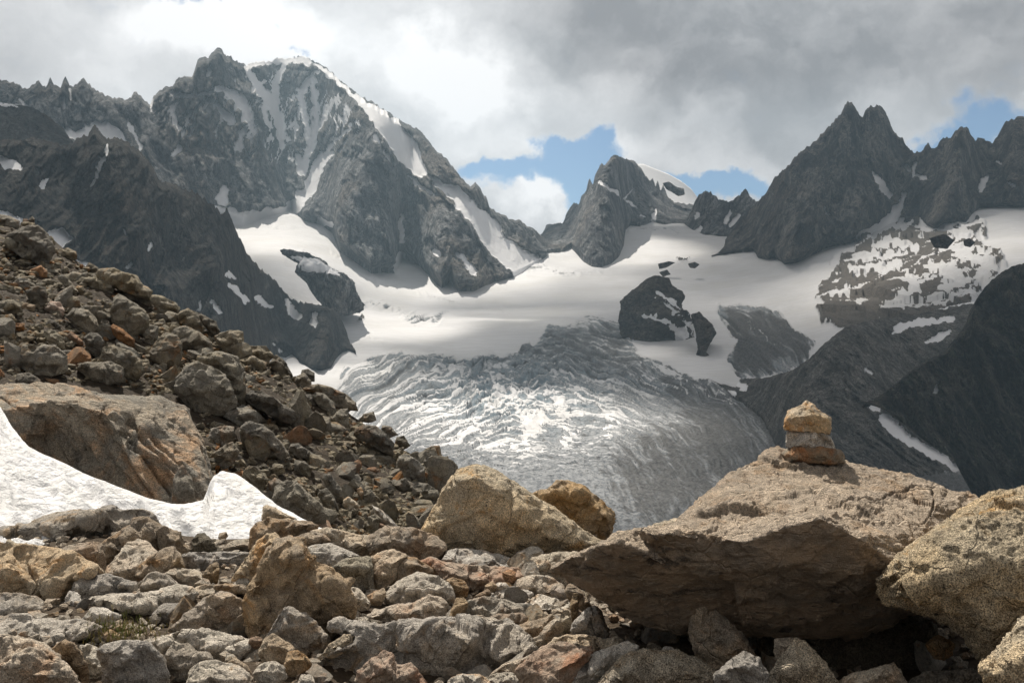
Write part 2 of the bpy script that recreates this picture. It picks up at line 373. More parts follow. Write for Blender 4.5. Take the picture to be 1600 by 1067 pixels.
def glacier_mat():
    m, t, b = new_mat('glacier_ice'); co = t.node('ShaderNodeTexCoord').outputs['Object']; P = t.mapping(co, (.01,)*3)
    A = lambda n: t.node('ShaderNodeAttribute', attribute_name=n).outputs['Fac']
    ice, dirt_shade, blue = A('ice'), A('dirt_shade'), A('blue')
    f = t.noise(P, 3, 8, .7); g = t.noise(P, 14, 7, .7); big = t.noise(P, .5, 5, .6)
    snow = t.mix(t.ramp(big, .4, .7), (.80, .80, .82), (.72, .715, .71))
    rip = t.noise(t.mapping(co, (.004, .03, .03)), 3, 8, .7, .4); snow = t.mix(t.ramp(rip, .45, .62, .4, 0), snow, (.6, .6, .61))
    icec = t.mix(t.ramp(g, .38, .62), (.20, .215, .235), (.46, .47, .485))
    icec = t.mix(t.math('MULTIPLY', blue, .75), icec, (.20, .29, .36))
    d = t.math('ADD', dirt_shade, t.math('MULTIPLY', t.math('SUBTRACT', t.math('ADD', f, g), 1.0), .9))
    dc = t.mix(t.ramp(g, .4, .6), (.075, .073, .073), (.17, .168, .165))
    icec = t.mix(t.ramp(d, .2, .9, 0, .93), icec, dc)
    rkn = t.math('ADD', A('rock'), t.math('MULTIPLY', t.math('SUBTRACT', t.math('ADD', f, g), 1.0), .5)); rkm = t.ramp(rkn, .42, .56)
    rkc = t.mix(t.ramp(g, .4, .6), (.045, .04, .036), (.13, .11, .09)); rkc = t.mix(t.ramp(t.noise(P, 30, 6, .7), .45, .6, 0, .6), rkc, (.22, .19, .16))
    io = t.math('ADD', ice, t.math('MULTIPLY', t.math('SUBTRACT', t.math('ADD', f, g), 1.0), .5))
    c = t.mix(t.ramp(io, .4, .6), snow, icec)
    c = t.mix(rkm, c, rkc)
    t.l.new(c, b.inputs['Base Color']); b.inputs['Roughness'].default_value = .75; b.inputs['Specular IOR Level'].default_value = .2
    h = t.math('MULTIPLY', t.math('ADD', f, t.math('MULTIPLY', g, .5)), t.math('MAXIMUM', t.ramp(ice, .3, .7, .12, 1), rkm))
    bump(t, b, h, 7)
    return m
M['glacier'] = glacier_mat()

# ================================================================ traced rocks
rs = np.random.RandomState(11)
RS = random.Random(5)
GROUND = 1.85
def crop(ox, oy, s, pts): return [(ox+x/s, oy+y/s)+tuple(r) for x, y, *r in pts]
def cA(p): return crop(0, 780, 3.7175, p)
def cB(p): return crop(350, 780, 3.7175, p)
def cC(p): return crop(700, 780, 3.7175, p)
def cD(p): return crop(1100, 600, 3.2, p)
def cE(p): return crop(1200, 800, 4.0, p)
def cG(p): return crop(0, 330, 3.951, p)
def cS(p): return crop(0, 300, 3.2, p)
def cH(p): return crop(350, 550, 3.81, p)
def colspan(P, x):
    ys = []
    for k in range(len(P)):
        x1, y1 = P[k-1]; x2, y2 = P[k]
        if (x1 > x) != (x2 > x): ys.append(y1+(x-x1)*(y2-y1)/(x2-x1))
    return (min(ys), max(ys)) if len(ys) > 1 else (P[:, 1].min(), P[:, 1].max())
TRACED = []
def keep_largest(T, n):
    lab = list(range(n))
    def find(a):
        while lab[a] != a: lab[a] = lab[lab[a]]; a = lab[a]
        return a
    for a, b, c in T: lab[find(b)] = find(a); lab[find(c)] = find(a)
    r = np.array([find(t[0]) for t in T]); u, c = np.unique(r, return_counts=True); return np.array(T)[r == u[c.argmax()]]
def rock(name, pts, D, mat, label=None, cat='rock', group=None, m=.35, ridge=.36, thick=None, bulge=.25, jit=.11, front=None, res=3.2,
         rough=1.0, chip=1.0, soft=1, maxv=45000, fine=1.0, cracks=(), under=.12, seed=None, kind=None, layers=None, snowpat=None, back=.92, grow=1.025, edgedd=None, shift=0):
    seed = seed if seed is not None else RS.randint(0, 99999); q = np.random.RandomState(seed)
    pts = [tuple(p) for p in pts]; P = np.array([p[:2] for p in pts], float); P = P.mean(0)+(P-P.mean(0))*grow; w = np.ptp(P[:, 0])*D/F; hh = np.ptp(P[:, 1])*D/F; size = math.sqrt(w*hh)
    # split long outline edges
    out = []; ex = []
    lim = max(np.ptp(P[:, 0]), np.ptp(P[:, 1]))*.22
    for k in range(len(P)):
        a, b = P[k], P[(k+1) % len(P)]; n = max(1, int(np.hypot(*(b-a))/lim))
        da = pts[k][2] if len(pts[k]) > 2 else np.nan; db = pts[(k+1) % len(P)][2] if len(pts[(k+1) % len(P)]) > 2 else np.nan
        for j in range(n): out.append(a+(b-a)*j/n); ex.append(da+(db-da)*j/n)
    O = np.array(out); ex = np.array(ex); xc = (P[:, 0].min()+P[:, 0].max())/2; hw = np.ptp(P[:, 0])/2
    def depth(x, y, jitter=0):
        yt, yb = colspan(P, np.clip(x, xc-hw*.94, xc+hw*.94)); yr = yt+ridge*(yb-yt); u = (x-xc)/hw
        d = bulge*w*.5*u*u
        if y < yr: d += min((yr-y)*D/(F*m+max(yr-533, 0)+60), .9*w)
        else: d += under*hh*((y-yr)/max(yb-yr, 1))**1.5
        return d + jitter
    od = np.array([depth(x, y) for x, y in O]); od = np.where(np.isnan(ex), od, ex)
    if front is None:
        front = []
        for u, rr in ((-.72, 0), (-.3, .0), (.12, .0), (.5, .0), (.8, 0), (-.45, -.5), (.3, -.5), (-.6, .35), (-.05, .3), (.55, .35), (-.3, .75), (.3, .75)):
            x = xc+hw*(u+q.uniform(-.1, .1)); yt, yb = colspan(P, x); yr = yt+ridge*(yb-yt)
            y = yr+rr*(yr-yt) if rr < 0 else yr+rr*(yb-yr); y += q.uniform(-.08, .08)*(yb-yt)
            if yb-yt < 6: continue
            y = min(max(y, yt+.1*(yb-yt)), yb-.1*(yb-yt))
            front.append((x, y, depth(x, y)-(.05 if rr == 0 else 0)*w + q.uniform(-1, 1)*jit*w))
        front = [f for f in front if sdf_poly(np.array([f[0]]), np.array([f[1]]), [tuple(p) for p in O])[0] < -1.0]
    n = len(O); V2 = [Vector(p) for p in O]+[Vector(f[:2]) for f in front]
    vs, es, fs, ov, oe, of = delaunay_2d_cdt(V2, [(k, (k+1) % n) for k in range(n)], [], 1, 1e-4)
    D0 = D+shift
    dep = np.concatenate([od, [f[2] for f in front]])+D0
    vd = np.array([dep[o[0]] if o else D0+.2*w for o in ov]); vp = np.array([tuple(v) for v in vs])
    Vf = W3(vp[:, 0], vp[:, 1], vd)
    idx = {o[0]: i for i, o in enumerate(ov) if o}; ring = [idx[k] for k in range(n) if k in idx]; n = len(ring)
    th = thick if thick is not None else max(.45*w, .3*hh)
    c = O.mean(0); RB = W3(vp[ring, 0], vp[ring, 1], vd[ring]); ctr = RB.mean(0)
    bp = vp[ring]; cp = bp.mean(0)+[0, .04*np.ptp(P[:, 1])]; bp = cp+(bp-cp)*back; B = W3(bp[:, 0], bp[:, 1], RB[:, 1]*.5+ctr[1]*.5+th)
    V = np.concatenate([Vf, B, W3(cp[0:1], cp[1:2], np.array([B[:, 1].max()+.12*th]))]); nf = len(Vf)
    T = []
    for f in fs:
        f = list(f)
        for k in range(1, len(f)-1): T.append((f[0], f[k], f[k+1]))
    for k in range(n):
        a, b = ring[k], ring[(k+1) % n]; a2, b2 = nf+k, nf+(k+1) % n
        T += [(a, b, b2), (a, b2, a2), (a2, b2, nf+n)]
    T = keep_largest(T, len(V)); fr_n = int((T.max(1) < nf).sum())
    # consistent outward normals: front faces must look to -Y
    V0 = V
    fr = T[:fr_n]; nn = np.cross(V[fr[:, 1]]-V[fr[:, 0]], V[fr[:, 2]]-V[fr[:, 0]])
    if nn[:, 1].sum() > 0: T[:len(fr)] = T[:len(fr)][:, ::-1]
    bk = T[len(fr):]; cc = V[bk].mean(1); nn = np.cross(V[bk[:, 1]]-V[bk[:, 0]], V[bk[:, 2]]-V[bk[:, 0]])
    if ((nn*(cc-V.mean(0))).sum(1)).sum() < 0: T[len(fr):] = bk[:, ::-1]
    A = np.zeros((len(V), 3)); A[:nf, :2] = vp; A[nf:, 0] = -999; A[nf:, 2] = 1
    L = res*D/F
    V, A, T = refine(V, A, T, L*1.6, maxv=maxv)
    V = smooth_mesh(V, T, soft, .5)
    V, A, T = refine(V, A, T, L, maxv=maxv)
    N = vnormals(V, T); s = size; Q = V/s+seed*.37
    jw = np.stack([fbm(Q*4, 2, seed+3)]*3, 1)
    rim = np.ones(len(V)); mfr = A[:, 0] > -500
    dpx = -sdf_poly(A[mfr, 0], A[mfr, 1], [tuple(o) for o in O]); rim[mfr] = .22+.78*sstep(0, .22*min(hw, np.ptp(P[:, 1])/2), dpx)
    rim = np.where(mfr, rim, .5)
    d = .018*rough*fbm(Q*2.2, 3, seed) + .008*rough*rdg(Q*7, 3, seed+5)-.01*rough
    d += rim*chip*(.105*(chips(Q*2.1+.05*jw, seed+9)-.15)+.045*chips(Q*5+.06*jw, seed+11))
    d += .018*chip*chips(Q*12+.1*jw, seed+19)
    if L < .03: d += fine*(.010*fbm(V*14, 4, seed+7, .65)+.006*rdg(V*[22, 22, 40], 3, seed+8)-.006)/max(s, .2)
    if layers is not None:
        ang, per, amp = layers; ph = (Q*np.array([math.sin(ang), .15, math.cos(ang)])).sum(1)*per + .5*fbm(Q*2, 2, seed+2)
        d += amp*((ph-np.floor(ph))-.5)
    E_ = np.concatenate([T[:, [0, 1]], T[:, [1, 2]], T[:, [2, 0]]]); cn_ = np.maximum(np.bincount(E_.ravel(), minlength=len(V)), 1)
    for _ in range(1): d = .4*d+.6*(np.bincount(E_[:, 0], d[E_[:, 1]], len(V))+np.bincount(E_[:, 1], d[E_[:, 0]], len(V)))/cn_
    V = V+N*(d*s)[:, None]
    for cr in cracks:
        pl, wd, dp = cr; wob = 5*fbm(np.stack([A[:, 0]*.06, A[:, 1]*.06, A[:, 1]*0], 1), 3, seed)
        dd = seg_dist(A[:, 0]+wob, A[:, 1]+wob*.6, pl); V = V - N*(dp*np.exp(-(dd/wd)**2)*(A[:, 0] > -500))[:, None]
    attrs = {}
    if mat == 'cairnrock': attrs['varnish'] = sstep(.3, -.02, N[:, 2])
    if snowpat is not None:
        attrs = {'snow': snowpat(A[:, 0], A[:, 1], V, vnormals(V, T))}
    org = ((V[:, 0].min()+V[:, 0].max())/2, (V[:, 1].min()+V[:, 1].max())/2, V[:, 2].min())
    use = np.unique(T)
    if len(use) < len(V):
        mp = np.zeros(len(V), int); mp[use] = np.arange(len(use)); T = mp[T]; V = V[use]
        if attrs: attrs = {k: a[use] for k, a in attrs.items()}
    o = build(name, V, T, M[mat], attrs, origin=org)
    tag(o, label, cat if kind is None else None, group, kind)
    if kind is None: TRACED.append((label, xc, (P[:, 1].min()+P[:, 1].max())/2, hw, np.ptp(P[:, 1])/2))
    if label and len(label.split()) > 16: print('LONG', label)
    return o
def gD(pts, up=0):
    """distance at which a rock with this outline stands on the boulder-field ground"""
    yb = max(p[1] for p in pts)-up; return GROUND*F/(yb-533)
# ================================================================ foreground boulder field
FIELD = 'rocks of the boulder field in the foreground'
FG = [
 # crop, outline, material, name, label, options
 (cA, [(-60,160),(120,148),(170,155),(240,118),(430,72),(540,70),(645,40),(700,62),(820,55),(885,85),(912,130),(860,260),(600,300),(300,290),(100,270),(-60,250)], 'grey', 'boulder', 'long low grey boulder with black lichen spots along the edge of the white snow', dict(D=9.3, ridge=.2, m=.5)),
 (cA, [(590,260),(640,210),(760,150),(775,110),(830,100),(900,125),(960,160),(1040,190),(1060,260),(1105,290),(1060,330),(900,360),(760,400),(625,395),(595,340)], 'brown', 'boulder', 'knobbly brown boulder in front of the right end of the long grey lichen-spotted boulder', dict(D=8.2, ridge=.3)),
 (cA, [(350,285),(450,255),(560,240),(600,260),(610,340),(625,440),(500,430),(380,350)], 'brown', 'rock', 'brown rough rock squeezed between the big left block and the knobbly brown boulder', dict(D=7.9)),
 (cA, [(-60,230),(60,240),(100,260),(300,280),(440,320),(560,380),(610,430),(540,460),(430,500),(400,560),(370,620),(340,710),(250,640),(0,600),(-60,590)], 'tan', 'boulder', 'large flat-topped tan boulder with a dark shaded front at the left picture edge', dict(D=7.0, ridge=.52, m=.45)),
 (cA, [(605,430),(640,380),(700,310),(740,250),(800,232),(860,255),(915,300),(900,400),(850,480),(790,510),(700,480)], 'tan', 'rock', 'pale speckled rock leaning left in front of the knobbly brown boulder', dict(D=7.6, ridge=.55)),
 (cA, [(740,450),(850,350),(950,280),(1010,270),(1050,320),(1080,400),(960,440),(860,470),(800,495)], 'brown', 'rock', 'brown wedge rock with a sloping left side right of the pale leaning rock', dict(D=7.5, ridge=.4)),
 (cA, [(415,520),(430,480),(500,440),(620,432),(720,455),(790,480),(795,510),(760,545),(640,570),(520,600),(450,595)], 'grey', 'rock', 'smooth oval grey rock with dark pits on its top', dict(D=6.9, ridge=.4, soft=4)),
 (cA, [(790,560),(800,490),(860,430),(910,415),(990,450),(1055,500),(960,545),(850,570)], 'grey', 'rock', 'small pyramid of pale grey stone right of the smooth oval grey rock', dict(D=7.2)),
 (cA, [(460,660),(480,600),(540,565),(680,550),(800,545),(920,540),(1020,500),(1110,510),(1140,545),(1100,600),(980,620),(900,670),(850,690),(740,660),(640,660),(600,620),(500,660)], 'white', 'rock', 'long flat pale slab lying below the smooth oval grey rock', dict(D=6.6, ridge=.55, m=.2)),
 (cA, [(880,670),(930,610),(1040,600),(1100,625),(1050,690),(960,730),(890,720)], 'grey', 'rock', 'small grey block above the patch of grass, left of the large round brown rock', dict(D=6.45)),
 (cA, [(1080,590),(1120,520),(1190,490),(1290,500),(1400,530),(1440,570),(1430,620),(1250,640)], 'tan', 'rock', 'flat tan rock just behind the large round brown rock', dict(D=6.9)),
 (cA, [(975,760),(1050,690),(1130,620),(1200,560),(1290,525),(1370,570),(1425,640),(1420,730),(1380,810),(1250,810),(1100,780)], 'brown', 'boulder', 'large rounded brown rock with a steep shaded face left of the tall pointed boulder', dict(D=6.25, ridge=.3, soft=4)),
 (cA, [(940,430),(1000,400),(1090,400),(1160,420),(1215,480),(1150,520),(1060,510)], 'tan', 'rock', 'low tan rock behind the small grey pyramid stone', dict(D=7.35)),
 (cA, [(1060,320),(1130,305),(1300,305),(1445,310),(1430,370),(1360,440),(1330,500),(1260,500),(1170,430),(1075,410)], 'grey', 'boulder', 'blocky grey boulder with a straight flat top at the foot of the snow', dict(D=7.9, ridge=.15)),
 (cA, [(1100,320),(1115,240),(1150,195),(1190,195),(1240,245),(1305,310)], 'talusdark', 'rock', 'dark triangular rock standing against the snow on the straight-topped grey boulder', dict(D=8.3)),
 (cA, [(1255,315),(1340,240),(1420,228),(1465,240),(1465,330)], 'tan', 'rock', 'pale low rock against the snow right of the dark triangular rock', dict(D=8.5)),
 (cA, [(1170,440),(1220,380),(1260,360),(1278,400),(1265,490),(1200,480)], 'brown', 'stone', 'small upright brown stone in front of the straight-topped grey boulder', dict(D=7.3)),
 (cA, [(-60,540),(50,540),(200,560),(255,590),(260,640),(245,700),(150,710),(60,700),(-60,720)], 'grey', 'boulder', 'low grey-tan boulder at the left picture edge below the flat-topped tan boulder', dict(D=6.5, ridge=.5)),
 (cA, [(325,720),(380,590),(400,530),(450,540),(480,600),(470,690),(400,720)], 'white', 'rock', 'upright pale splinter left of the long flat pale slab', dict(D=6.7)),
 (cA, [(235,720),(255,630),(310,655),(325,710),(290,735)], 'tan', 'stone', 'small tan stone between the low left boulder and the upright pale splinter', dict(D=6.6)),
 (cA, [(-60,720),(60,670),(150,665),(250,690),(360,700),(480,700),(595,740),(575,775),(470,800),(430,830),(300,880),(100,840),(-60,830)], 'white', 'boulder', 'broad whitish slab with a dark hollow under its right end, above the ochre slab', dict(D=6.0, ridge=.6, m=.2)),
 (cA, [(460,710),(540,625),(600,625),(650,650),(705,670),(700,715),(600,735),(530,720)], 'white', 'rock', 'pale rock with a brown top at the left of the grass patch', dict(D=6.35)),
 (cA, [(590,770),(640,748),(700,785),(690,825),(610,825)], 'tan', 'stone', 'small tan stone lying in the grass patch', dict(D=6.05)),
 (cA, [(460,850),(530,840),(565,860),(590,940),(600,1000),(600,1110),(480,1110),(500,1030),(490,940)], 'white', 'rock', 'narrow pale rock between the ochre slab and the big grey block', dict(D=5.5)),
 (cA, [(-80,780),(100,800),(240,840),(330,900),(400,970),(440,1030),(475,1120),(-80,1120)], 'tan', 'boulder', 'big rounded tan boulder filling the bottom left corner of the picture', dict(D=4.6, ridge=.55, soft=5, thick=.8)),
 (cA, [(285,885),(330,840),(375,808),(430,840),(475,890),(505,960),(515,1040),(500,1110),(460,1080),(420,1010),(390,950),(330,915)], 'ochre', 'rock', 'thin upright ochre slab behind the bottom left boulder', dict(D=5.05, ridge=.12)),
 (cA, [(565,870),(640,830),(720,815),(840,820),(900,860),(950,920),(975,1000),(970,1110),(605,1110),(590,960)], 'grey', 'boulder', 'squared grey block with a flat shaded front right of the upright ochre slab', dict(D=5.2, ridge=.15)),
 (cA, [(860,820),(1000,780),(1080,755),(1200,750),(1340,790),(1490,830),(1500,900),(1380,960),(1250,980),(1130,920),(1080,845),(1000,870),(950,920)], 'white', 'boulder', 'long pale rock with pitted top below the large rounded brown rock', dict(D=5.75, ridge=.45)),
 (cA, [(955,900),(1000,850),(1080,830),(1130,870),(1220,910),(1240,945),(1150,980),(1080,1090),(980,1090),(965,980)], 'grey', 'rock', 'grey rock with a smooth shaded face in front of the long pitted pale rock', dict(D=5.35)),
 (cA, [(1080,1080),(1110,990),(1160,940),(1260,935),(1380,960),(1440,1010),(1440,1110),(1250,1120),(1080,1120)], 'white', 'rock', 'pale speckled rock at the bottom edge under the long pitted pale rock', dict(D=5.1, ridge=.55)),
 (cA, [(1300,940),(1340,905),(1400,950),(1440,1010),(1400,1010)], 'tan', 'stone', 'small pointed tan stone behind the pale speckled bottom rock', dict(D=5.5)),
 (cB, [(115,720),(110,620),(130,540),(180,450),(220,340),(260,280),(310,240),(390,225),(450,240),(480,300),(500,340),(580,380),(640,430),(700,480),(740,540),(762,610),(745,690),(660,730),(600,770),(500,790),(300,830),(150,800)], 'brown', 'boulder', 'tall pointed brown boulder with a sunlit right shoulder in the middle of the boulder field', dict(D=6.05, front=None, ridge=.22, m=.6, edgedd=1)),
 (cB, [(150,300),(155,170),(190,130),(260,105),(400,120),(500,130),(547,150),(525,190),(440,225),(370,240),(300,225),(230,260)], 'brown', 'boulder', 'flat brown boulder overhanging at its left, just above the tall pointed boulder', dict(D=8.4, ridge=.25)),
 (cB, [(222,125),(222,40),(250,28),(300,50),(370,90),(425,112),(300,140)], 'tan', 'rock', 'small fin of tan rock pointing up at the right end of the snow', dict(D=9.0)),
 (cB, [(45,470),(60,430),(140,330),(200,240),(250,200),(300,200),(335,230),(300,300),(240,360),(200,440),(170,490),(130,470),(90,465)], 'tan', 'rock', 'slanting tan rock resting against the left side of the tall pointed boulder', dict(D=6.9, ridge=.4)),
 (cB, [(380,230),(480,190),(560,190),(625,240),(570,280),(470,290),(430,260)], 'brown', 'rock', 'brown rock directly behind the tip of the tall pointed boulder', dict(D=7.8)),
 (cB, [(500,185),(600,160),(720,190),(850,210),(840,270),(855,315),(780,340),(740,310),(640,285),(620,250)], 'tan', 'boulder', 'flat tan slab with a sharp raised edge left of the cracked brown boulder', dict(D=8.0, ridge=.5)),
 (cB, [(480,275),(560,262),(620,250),(700,290),(785,325),(720,360),(620,410),(560,400),(500,340)], 'white', 'rock', 'pale layered rock showing right behind the shoulder of the tall pointed boulder', dict(D=7.5, ridge=.5, layers=(.3, 7, .03))),
 (cB, [(825,250),(850,210),(940,155),(1000,160),(1100,165),(1200,190),(1280,260),(1290,300),(1235,360),(1130,355),(1040,320),(950,300),(850,325)], 'brown', 'boulder', 'wide cracked brown boulder left of the foot of the big sloping slab boulder', dict(D=7.8, ridge=.4, cracks=[([(478+100,845), (585,858), (583,862)], 2, .03)])),
 (cB, [(590,410),(700,350),(780,335),(852,328),(868,400),(868,505),(830,560),(740,520),(700,490),(640,440)], 'talusgrey', 'boulder', 'dark grey boulder with a rough block face right of the tall pointed boulder', dict(D=7.05, ridge=.3)),
 (cB, [(855,330),(900,305),(960,290),(1040,310),(1065,330),(1020,370),(1000,460),(930,520),(868,530),(862,400)], 'tan', 'rock', 'tan rock with a vertical brown front right of the dark grey block-faced boulder', dict(D=7.2, ridge=.45)),
 (cB, [(1000,380),(1050,325),(1120,345),(1190,390),(1232,430),(1130,440),(1050,470),(980,500)], 'brown', 'rock', 'brown wedge rock behind the pale rounded rock', dict(D=7.2)),
 (cB, [(925,615),(940,550),(990,490),(1060,440),(1130,418),(1220,440),(1300,480),(1337,560),(1325,610),(1200,650),(1000,650)], 'white', 'boulder', 'pale rounded rock shaped like a loaf in the middle of the boulder field', dict(D=6.75, ridge=.4, soft=4)),
 (cB, [(825,680),(880,640),(1000,610),(1100,600),(1190,555),(1260,565),(1297,600),(1285,690),(1200,720),(1100,720),(1000,730),(900,735),(840,710)], 'tan', 'boulder', 'long tan rock in front of the pale loaf-shaped rock', dict(D=6.4, ridge=.4)),
 (cB, [(715,530),(722,508),(770,510),(810,540),(852,590),(845,640),(790,655),(750,640)], 'white', 'stone', 'smooth whitish stone tucked at the right foot of the tall pointed boulder', dict(D=6.6, soft=4, rough=.5)),
 (cB, [(830,560),(870,530),(930,510),(942,540),(915,625),(860,620)], 'brown', 'stone', 'small brown cube-like stone right of the smooth whitish stone', dict(D=6.75)),
 (cB, [(1285,465),(1340,450),(1400,470),(1422,510),(1412,570),(1340,590),(1320,520)], 'ochre', 'rock', 'ochre angular rock right of the pale loaf-shaped rock', dict(D=6.95)),
 (cB, [(1120,370),(1190,335),(1260,360),(1380,375),(1487,380),(1700,400),(1745,440),(1710,500),(1560,530),(1440,530),(1320,470),(1270,460),(1200,420)], 'pink', 'boulder', 'long flat slab with a pinkish orange left end below the big sloping slab boulder', dict(D=7.25, ridge=.5, m=.2)),
 (cB, [(1270,355),(1300,300),(1360,288),(1487,295),(1600,320),(1720,360),(1737,410),(1650,420),(1487,395),(1380,390)], 'white', 'boulder', 'flat whitish slab directly under the big sloping slab boulder', dict(D=7.7, ridge=.65, m=.15)),
 (cB, [(1295,690),(1330,610),(1350,570),(1390,565),(1422,600),(1395,670),(1345,705)], 'brown', 'stone', 'small upright brown stone at the right end of the long tan rock', dict(D=6.35)),
 (cB, [(1395,600),(1487,560),(1600,575),(1700,600),(1750,650),(1640,710),(1500,710),(1400,660)], 'tan', 'boulder', 'humped tan rock above the right part of the big smooth grey slab', dict(D=6.35, ridge=.45)),
 (cB, [(620,740),(620,715),(700,700),(800,720),(900,735),(1000,710),(1100,700),(1300,685),(1487,685),(1640,715),(1740,800),(1800,870),(1850,910),(1780,980),(1640,1060),(1487,1080),(1300,1120),(330,1120),(370,1020),(440,970),(540,930),(640,880),(740,850),(770,800),(740,770)], 'grey', 'boulder', 'very big smooth grey slab with a shaded front face at the bottom centre', dict(D=5.45, front=None, ridge=.34, m=.3, thick=.5, soft=4)),
 (cB, [(240,820),(280,740),(350,625),(375,612),(440,650),(480,660),(560,750),(635,830),(600,880),(480,900),(400,870),(320,820)], 'grey', 'rock', 'grey triangular rock leaning on the front of the tall pointed boulder', dict(D=5.75, ridge=.15)),
 (cB, [(195,890),(240,800),(290,780),(350,810),(405,860),(395,930),(290,960),(230,950)], 'tan', 'rock', 'rounded speckled stone at the left foot of the grey triangular rock', dict(D=5.5)),
 (cB, [(348,960),(370,880),(420,868),(470,900),(515,950),(490,990),(390,1030),(355,1010)], 'ochre', 'stone', 'orange-brown stone in front of the rounded speckled stone', dict(D=5.3, soft=4)),
 (cB, [(140,830),(150,800),(190,790),(225,800),(225,850),(180,870)], 'talusrust', 'stone', 'small rusty stone below the left foot of the tall pointed boulder', dict(D=5.8)),
 (cB, [(570,900),(620,830),(700,780),(748,780),(745,840),(700,890),(630,925)], 'tan', 'rock', 'narrow tan stone lying against the upper left edge of the big smooth grey slab', dict(D=5.55)),
 (cB, [(775,1000),(850,930),(930,880),(980,910),(1000,960),(1080,950),(1150,1020),(1210,1120),(790,1120)], 'pink', 'rock', 'pinkish crystalline rock at the bottom edge in front of the big smooth grey slab', dict(D=4.75, ridge=.35, bulge=.4)),
 (cB, [(160,1010),(220,950),(300,935),(350,970),(362,1040),(300,1080),(200,1070)], 'tan', 'rock', 'rounded tan stone left of the orange-brown stone near the bottom edge', dict(D=5.2)),
 (cB, [(0,960),(60,910),(130,960),(160,1010),(120,1030),(20,1000)], 'brown', 'stone', 'low brown stone behind the pale rocks of the bottom edge', dict(D=5.35)),
 (cB, [(415,1110),(425,1060),(450,1010),(510,1020),(550,1110)], 'white', 'stone', 'small pale stone at the bottom edge left of the pinkish crystalline rock', dict(D=4.7)),
 (cB, [(1280,1120),(1310,1040),(1380,1010),(1487,1015),(1545,1050),(1570,1120)], 'white', 'rock', 'whitish stone at the bottom edge below the right part of the big grey slab', dict(D=4.7)),
 (cB, [(-60,500),(0,490),(120,495),(152,520),(140,550),(40,535),(-60,520)], 'brown', 'stone', 'thin flat brown slab left of the tall pointed boulder', dict(D=6.8)),
 (cB, [(45,500),(90,455),(130,455),(165,495),(120,510)], 'white', 'stone', 'little pale stone on top of the thin flat brown slab', dict(D=6.9)),
 # between the big sloping boulder and the cairn boulder
 (cC, [(375,350),(385,325),(450,280),(510,268),(555,290),(562,325),(490,360),(475,410),(462,440),(410,440),(385,400)], 'white', 'rock', 'round pale rock at the right foot of the big sloping slab boulder', dict(D=7.9, soft=4)),
 (cC, [(463,410),(480,350),(550,320),(650,305),(755,305),(760,360),(700,400),(690,470),(680,520),(600,480),(530,450),(470,445)], 'tan', 'boulder', 'tan rock with fine layers just left of the tip of the cairn boulder', dict(D=7.4, ridge=.45, layers=(.2, 8, .03))),
 (cC, [(375,505),(390,470),(430,445),(520,435),(600,450),(662,490),(690,540),(560,560),(440,550)], 'tan', 'boulder', 'domed tan rock with a rough top in front of the finely layered tan rock', dict(D=7.1, ridge=.6)),
 (cC, [(240,570),(300,525),(400,515),(500,540),(480,590),(380,595),(300,590)], 'white', 'rock', 'low flat whitish rock left of the domed tan rock', dict(D=6.9, ridge=.6)),
 (cC, [(440,600),(520,555),(620,570),(712,600),(700,660),(600,690),(480,680)], 'white', 'boulder', 'broad pale slab in front of the domed tan rock', dict(D=6.6, ridge=.6, m=.2)),
 (cC, [(235,690),(270,660),(350,665),(430,655),(468,690),(430,730),(330,745),(280,720)], 'tan', 'rock', 'small knobbly tan rock on the upper edge of the big smooth grey slab', dict(D=6.1)),
 (cC, [(345,750),(420,720),(520,700),(600,665),(625,690),(590,770),(490,840),(400,850)], 'brown', 'boulder', 'sloping brown-grey rock right of the big smooth grey slab', dict(D=6.0, ridge=.3)),
 (cC, [(440,860),(530,780),(600,700),(650,680),(668,770),(620,850),(540,890),(480,880)], 'tan', 'boulder', 'tan boulder rib beside the sloping brown-grey rock', dict(D=5.85, ridge=.3)),
 (cC, [(655,650),(700,638),(718,700),(718,770),(665,790),(655,700)], 'tan', 'stone', 'small upright tan stone left of the pale triangular rock', dict(D=6.0)),
 (cC, [(712,760),(720,710),(800,640),(850,612),(892,650),(922,740),(935,810),(820,820),(725,815)], 'grey', 'rock', 'pale grey triangular rock under the left tip of the cairn boulder', dict(D=5.85, ridge=.2)),
 (cC, [(570,860),(620,800),(760,785),(860,805),(1000,810),(1045,835),(990,890),(860,920),(760,880),(640,890)], 'tan', 'boulder', 'flat rough tan rock in front of the pale grey triangular rock', dict(D=5.6, ridge=.5)),
 (cC, [(395,990),(480,900),(560,850),(680,830),(760,850),(835,850),(845,910),(780,970),(710,1050),(700,1120),(430,1120)], 'pink', 'boulder', 'whitish boulder with a rusty orange vein on its upper right side at the bottom edge', dict(D=5.0, ridge=.5)),
 (cC, [(690,1120),(710,1040),(760,960),(850,900),(960,850),(1050,822),(1105,850),(1060,910),(980,970),(900,1020),(850,1120)], 'white', 'boulder', 'long pale rock slanting up beside the whitish boulder with the rusty vein', dict(D=5.0, ridge=.4)),
 (cC, [(820,1120),(960,970),(1060,880),(1150,870),(1250,890),(1330,880),(1487,950),(1560,1010),(1580,1120)], 'speckled', 'boulder', 'broad speckled tan boulder at the bottom edge left of the dark gap', dict(D=4.8, ridge=.5, thick=.5)),
 (cC, [(180,1040),(260,1010),(380,1005),(410,1050),(400,1120),(180,1120)], 'white', 'rock', 'pale low stone at the bottom edge left of the whitish boulder with the rusty vein', dict(D=4.8)),
 (cC, [(240,1020),(330,950),(440,920),(500,890),(520,920),(420,1000),(380,1030)], 'tan', 'rock', 'narrow tan rock ledge at the lower right corner of the big smooth grey slab', dict(D=5.2)),
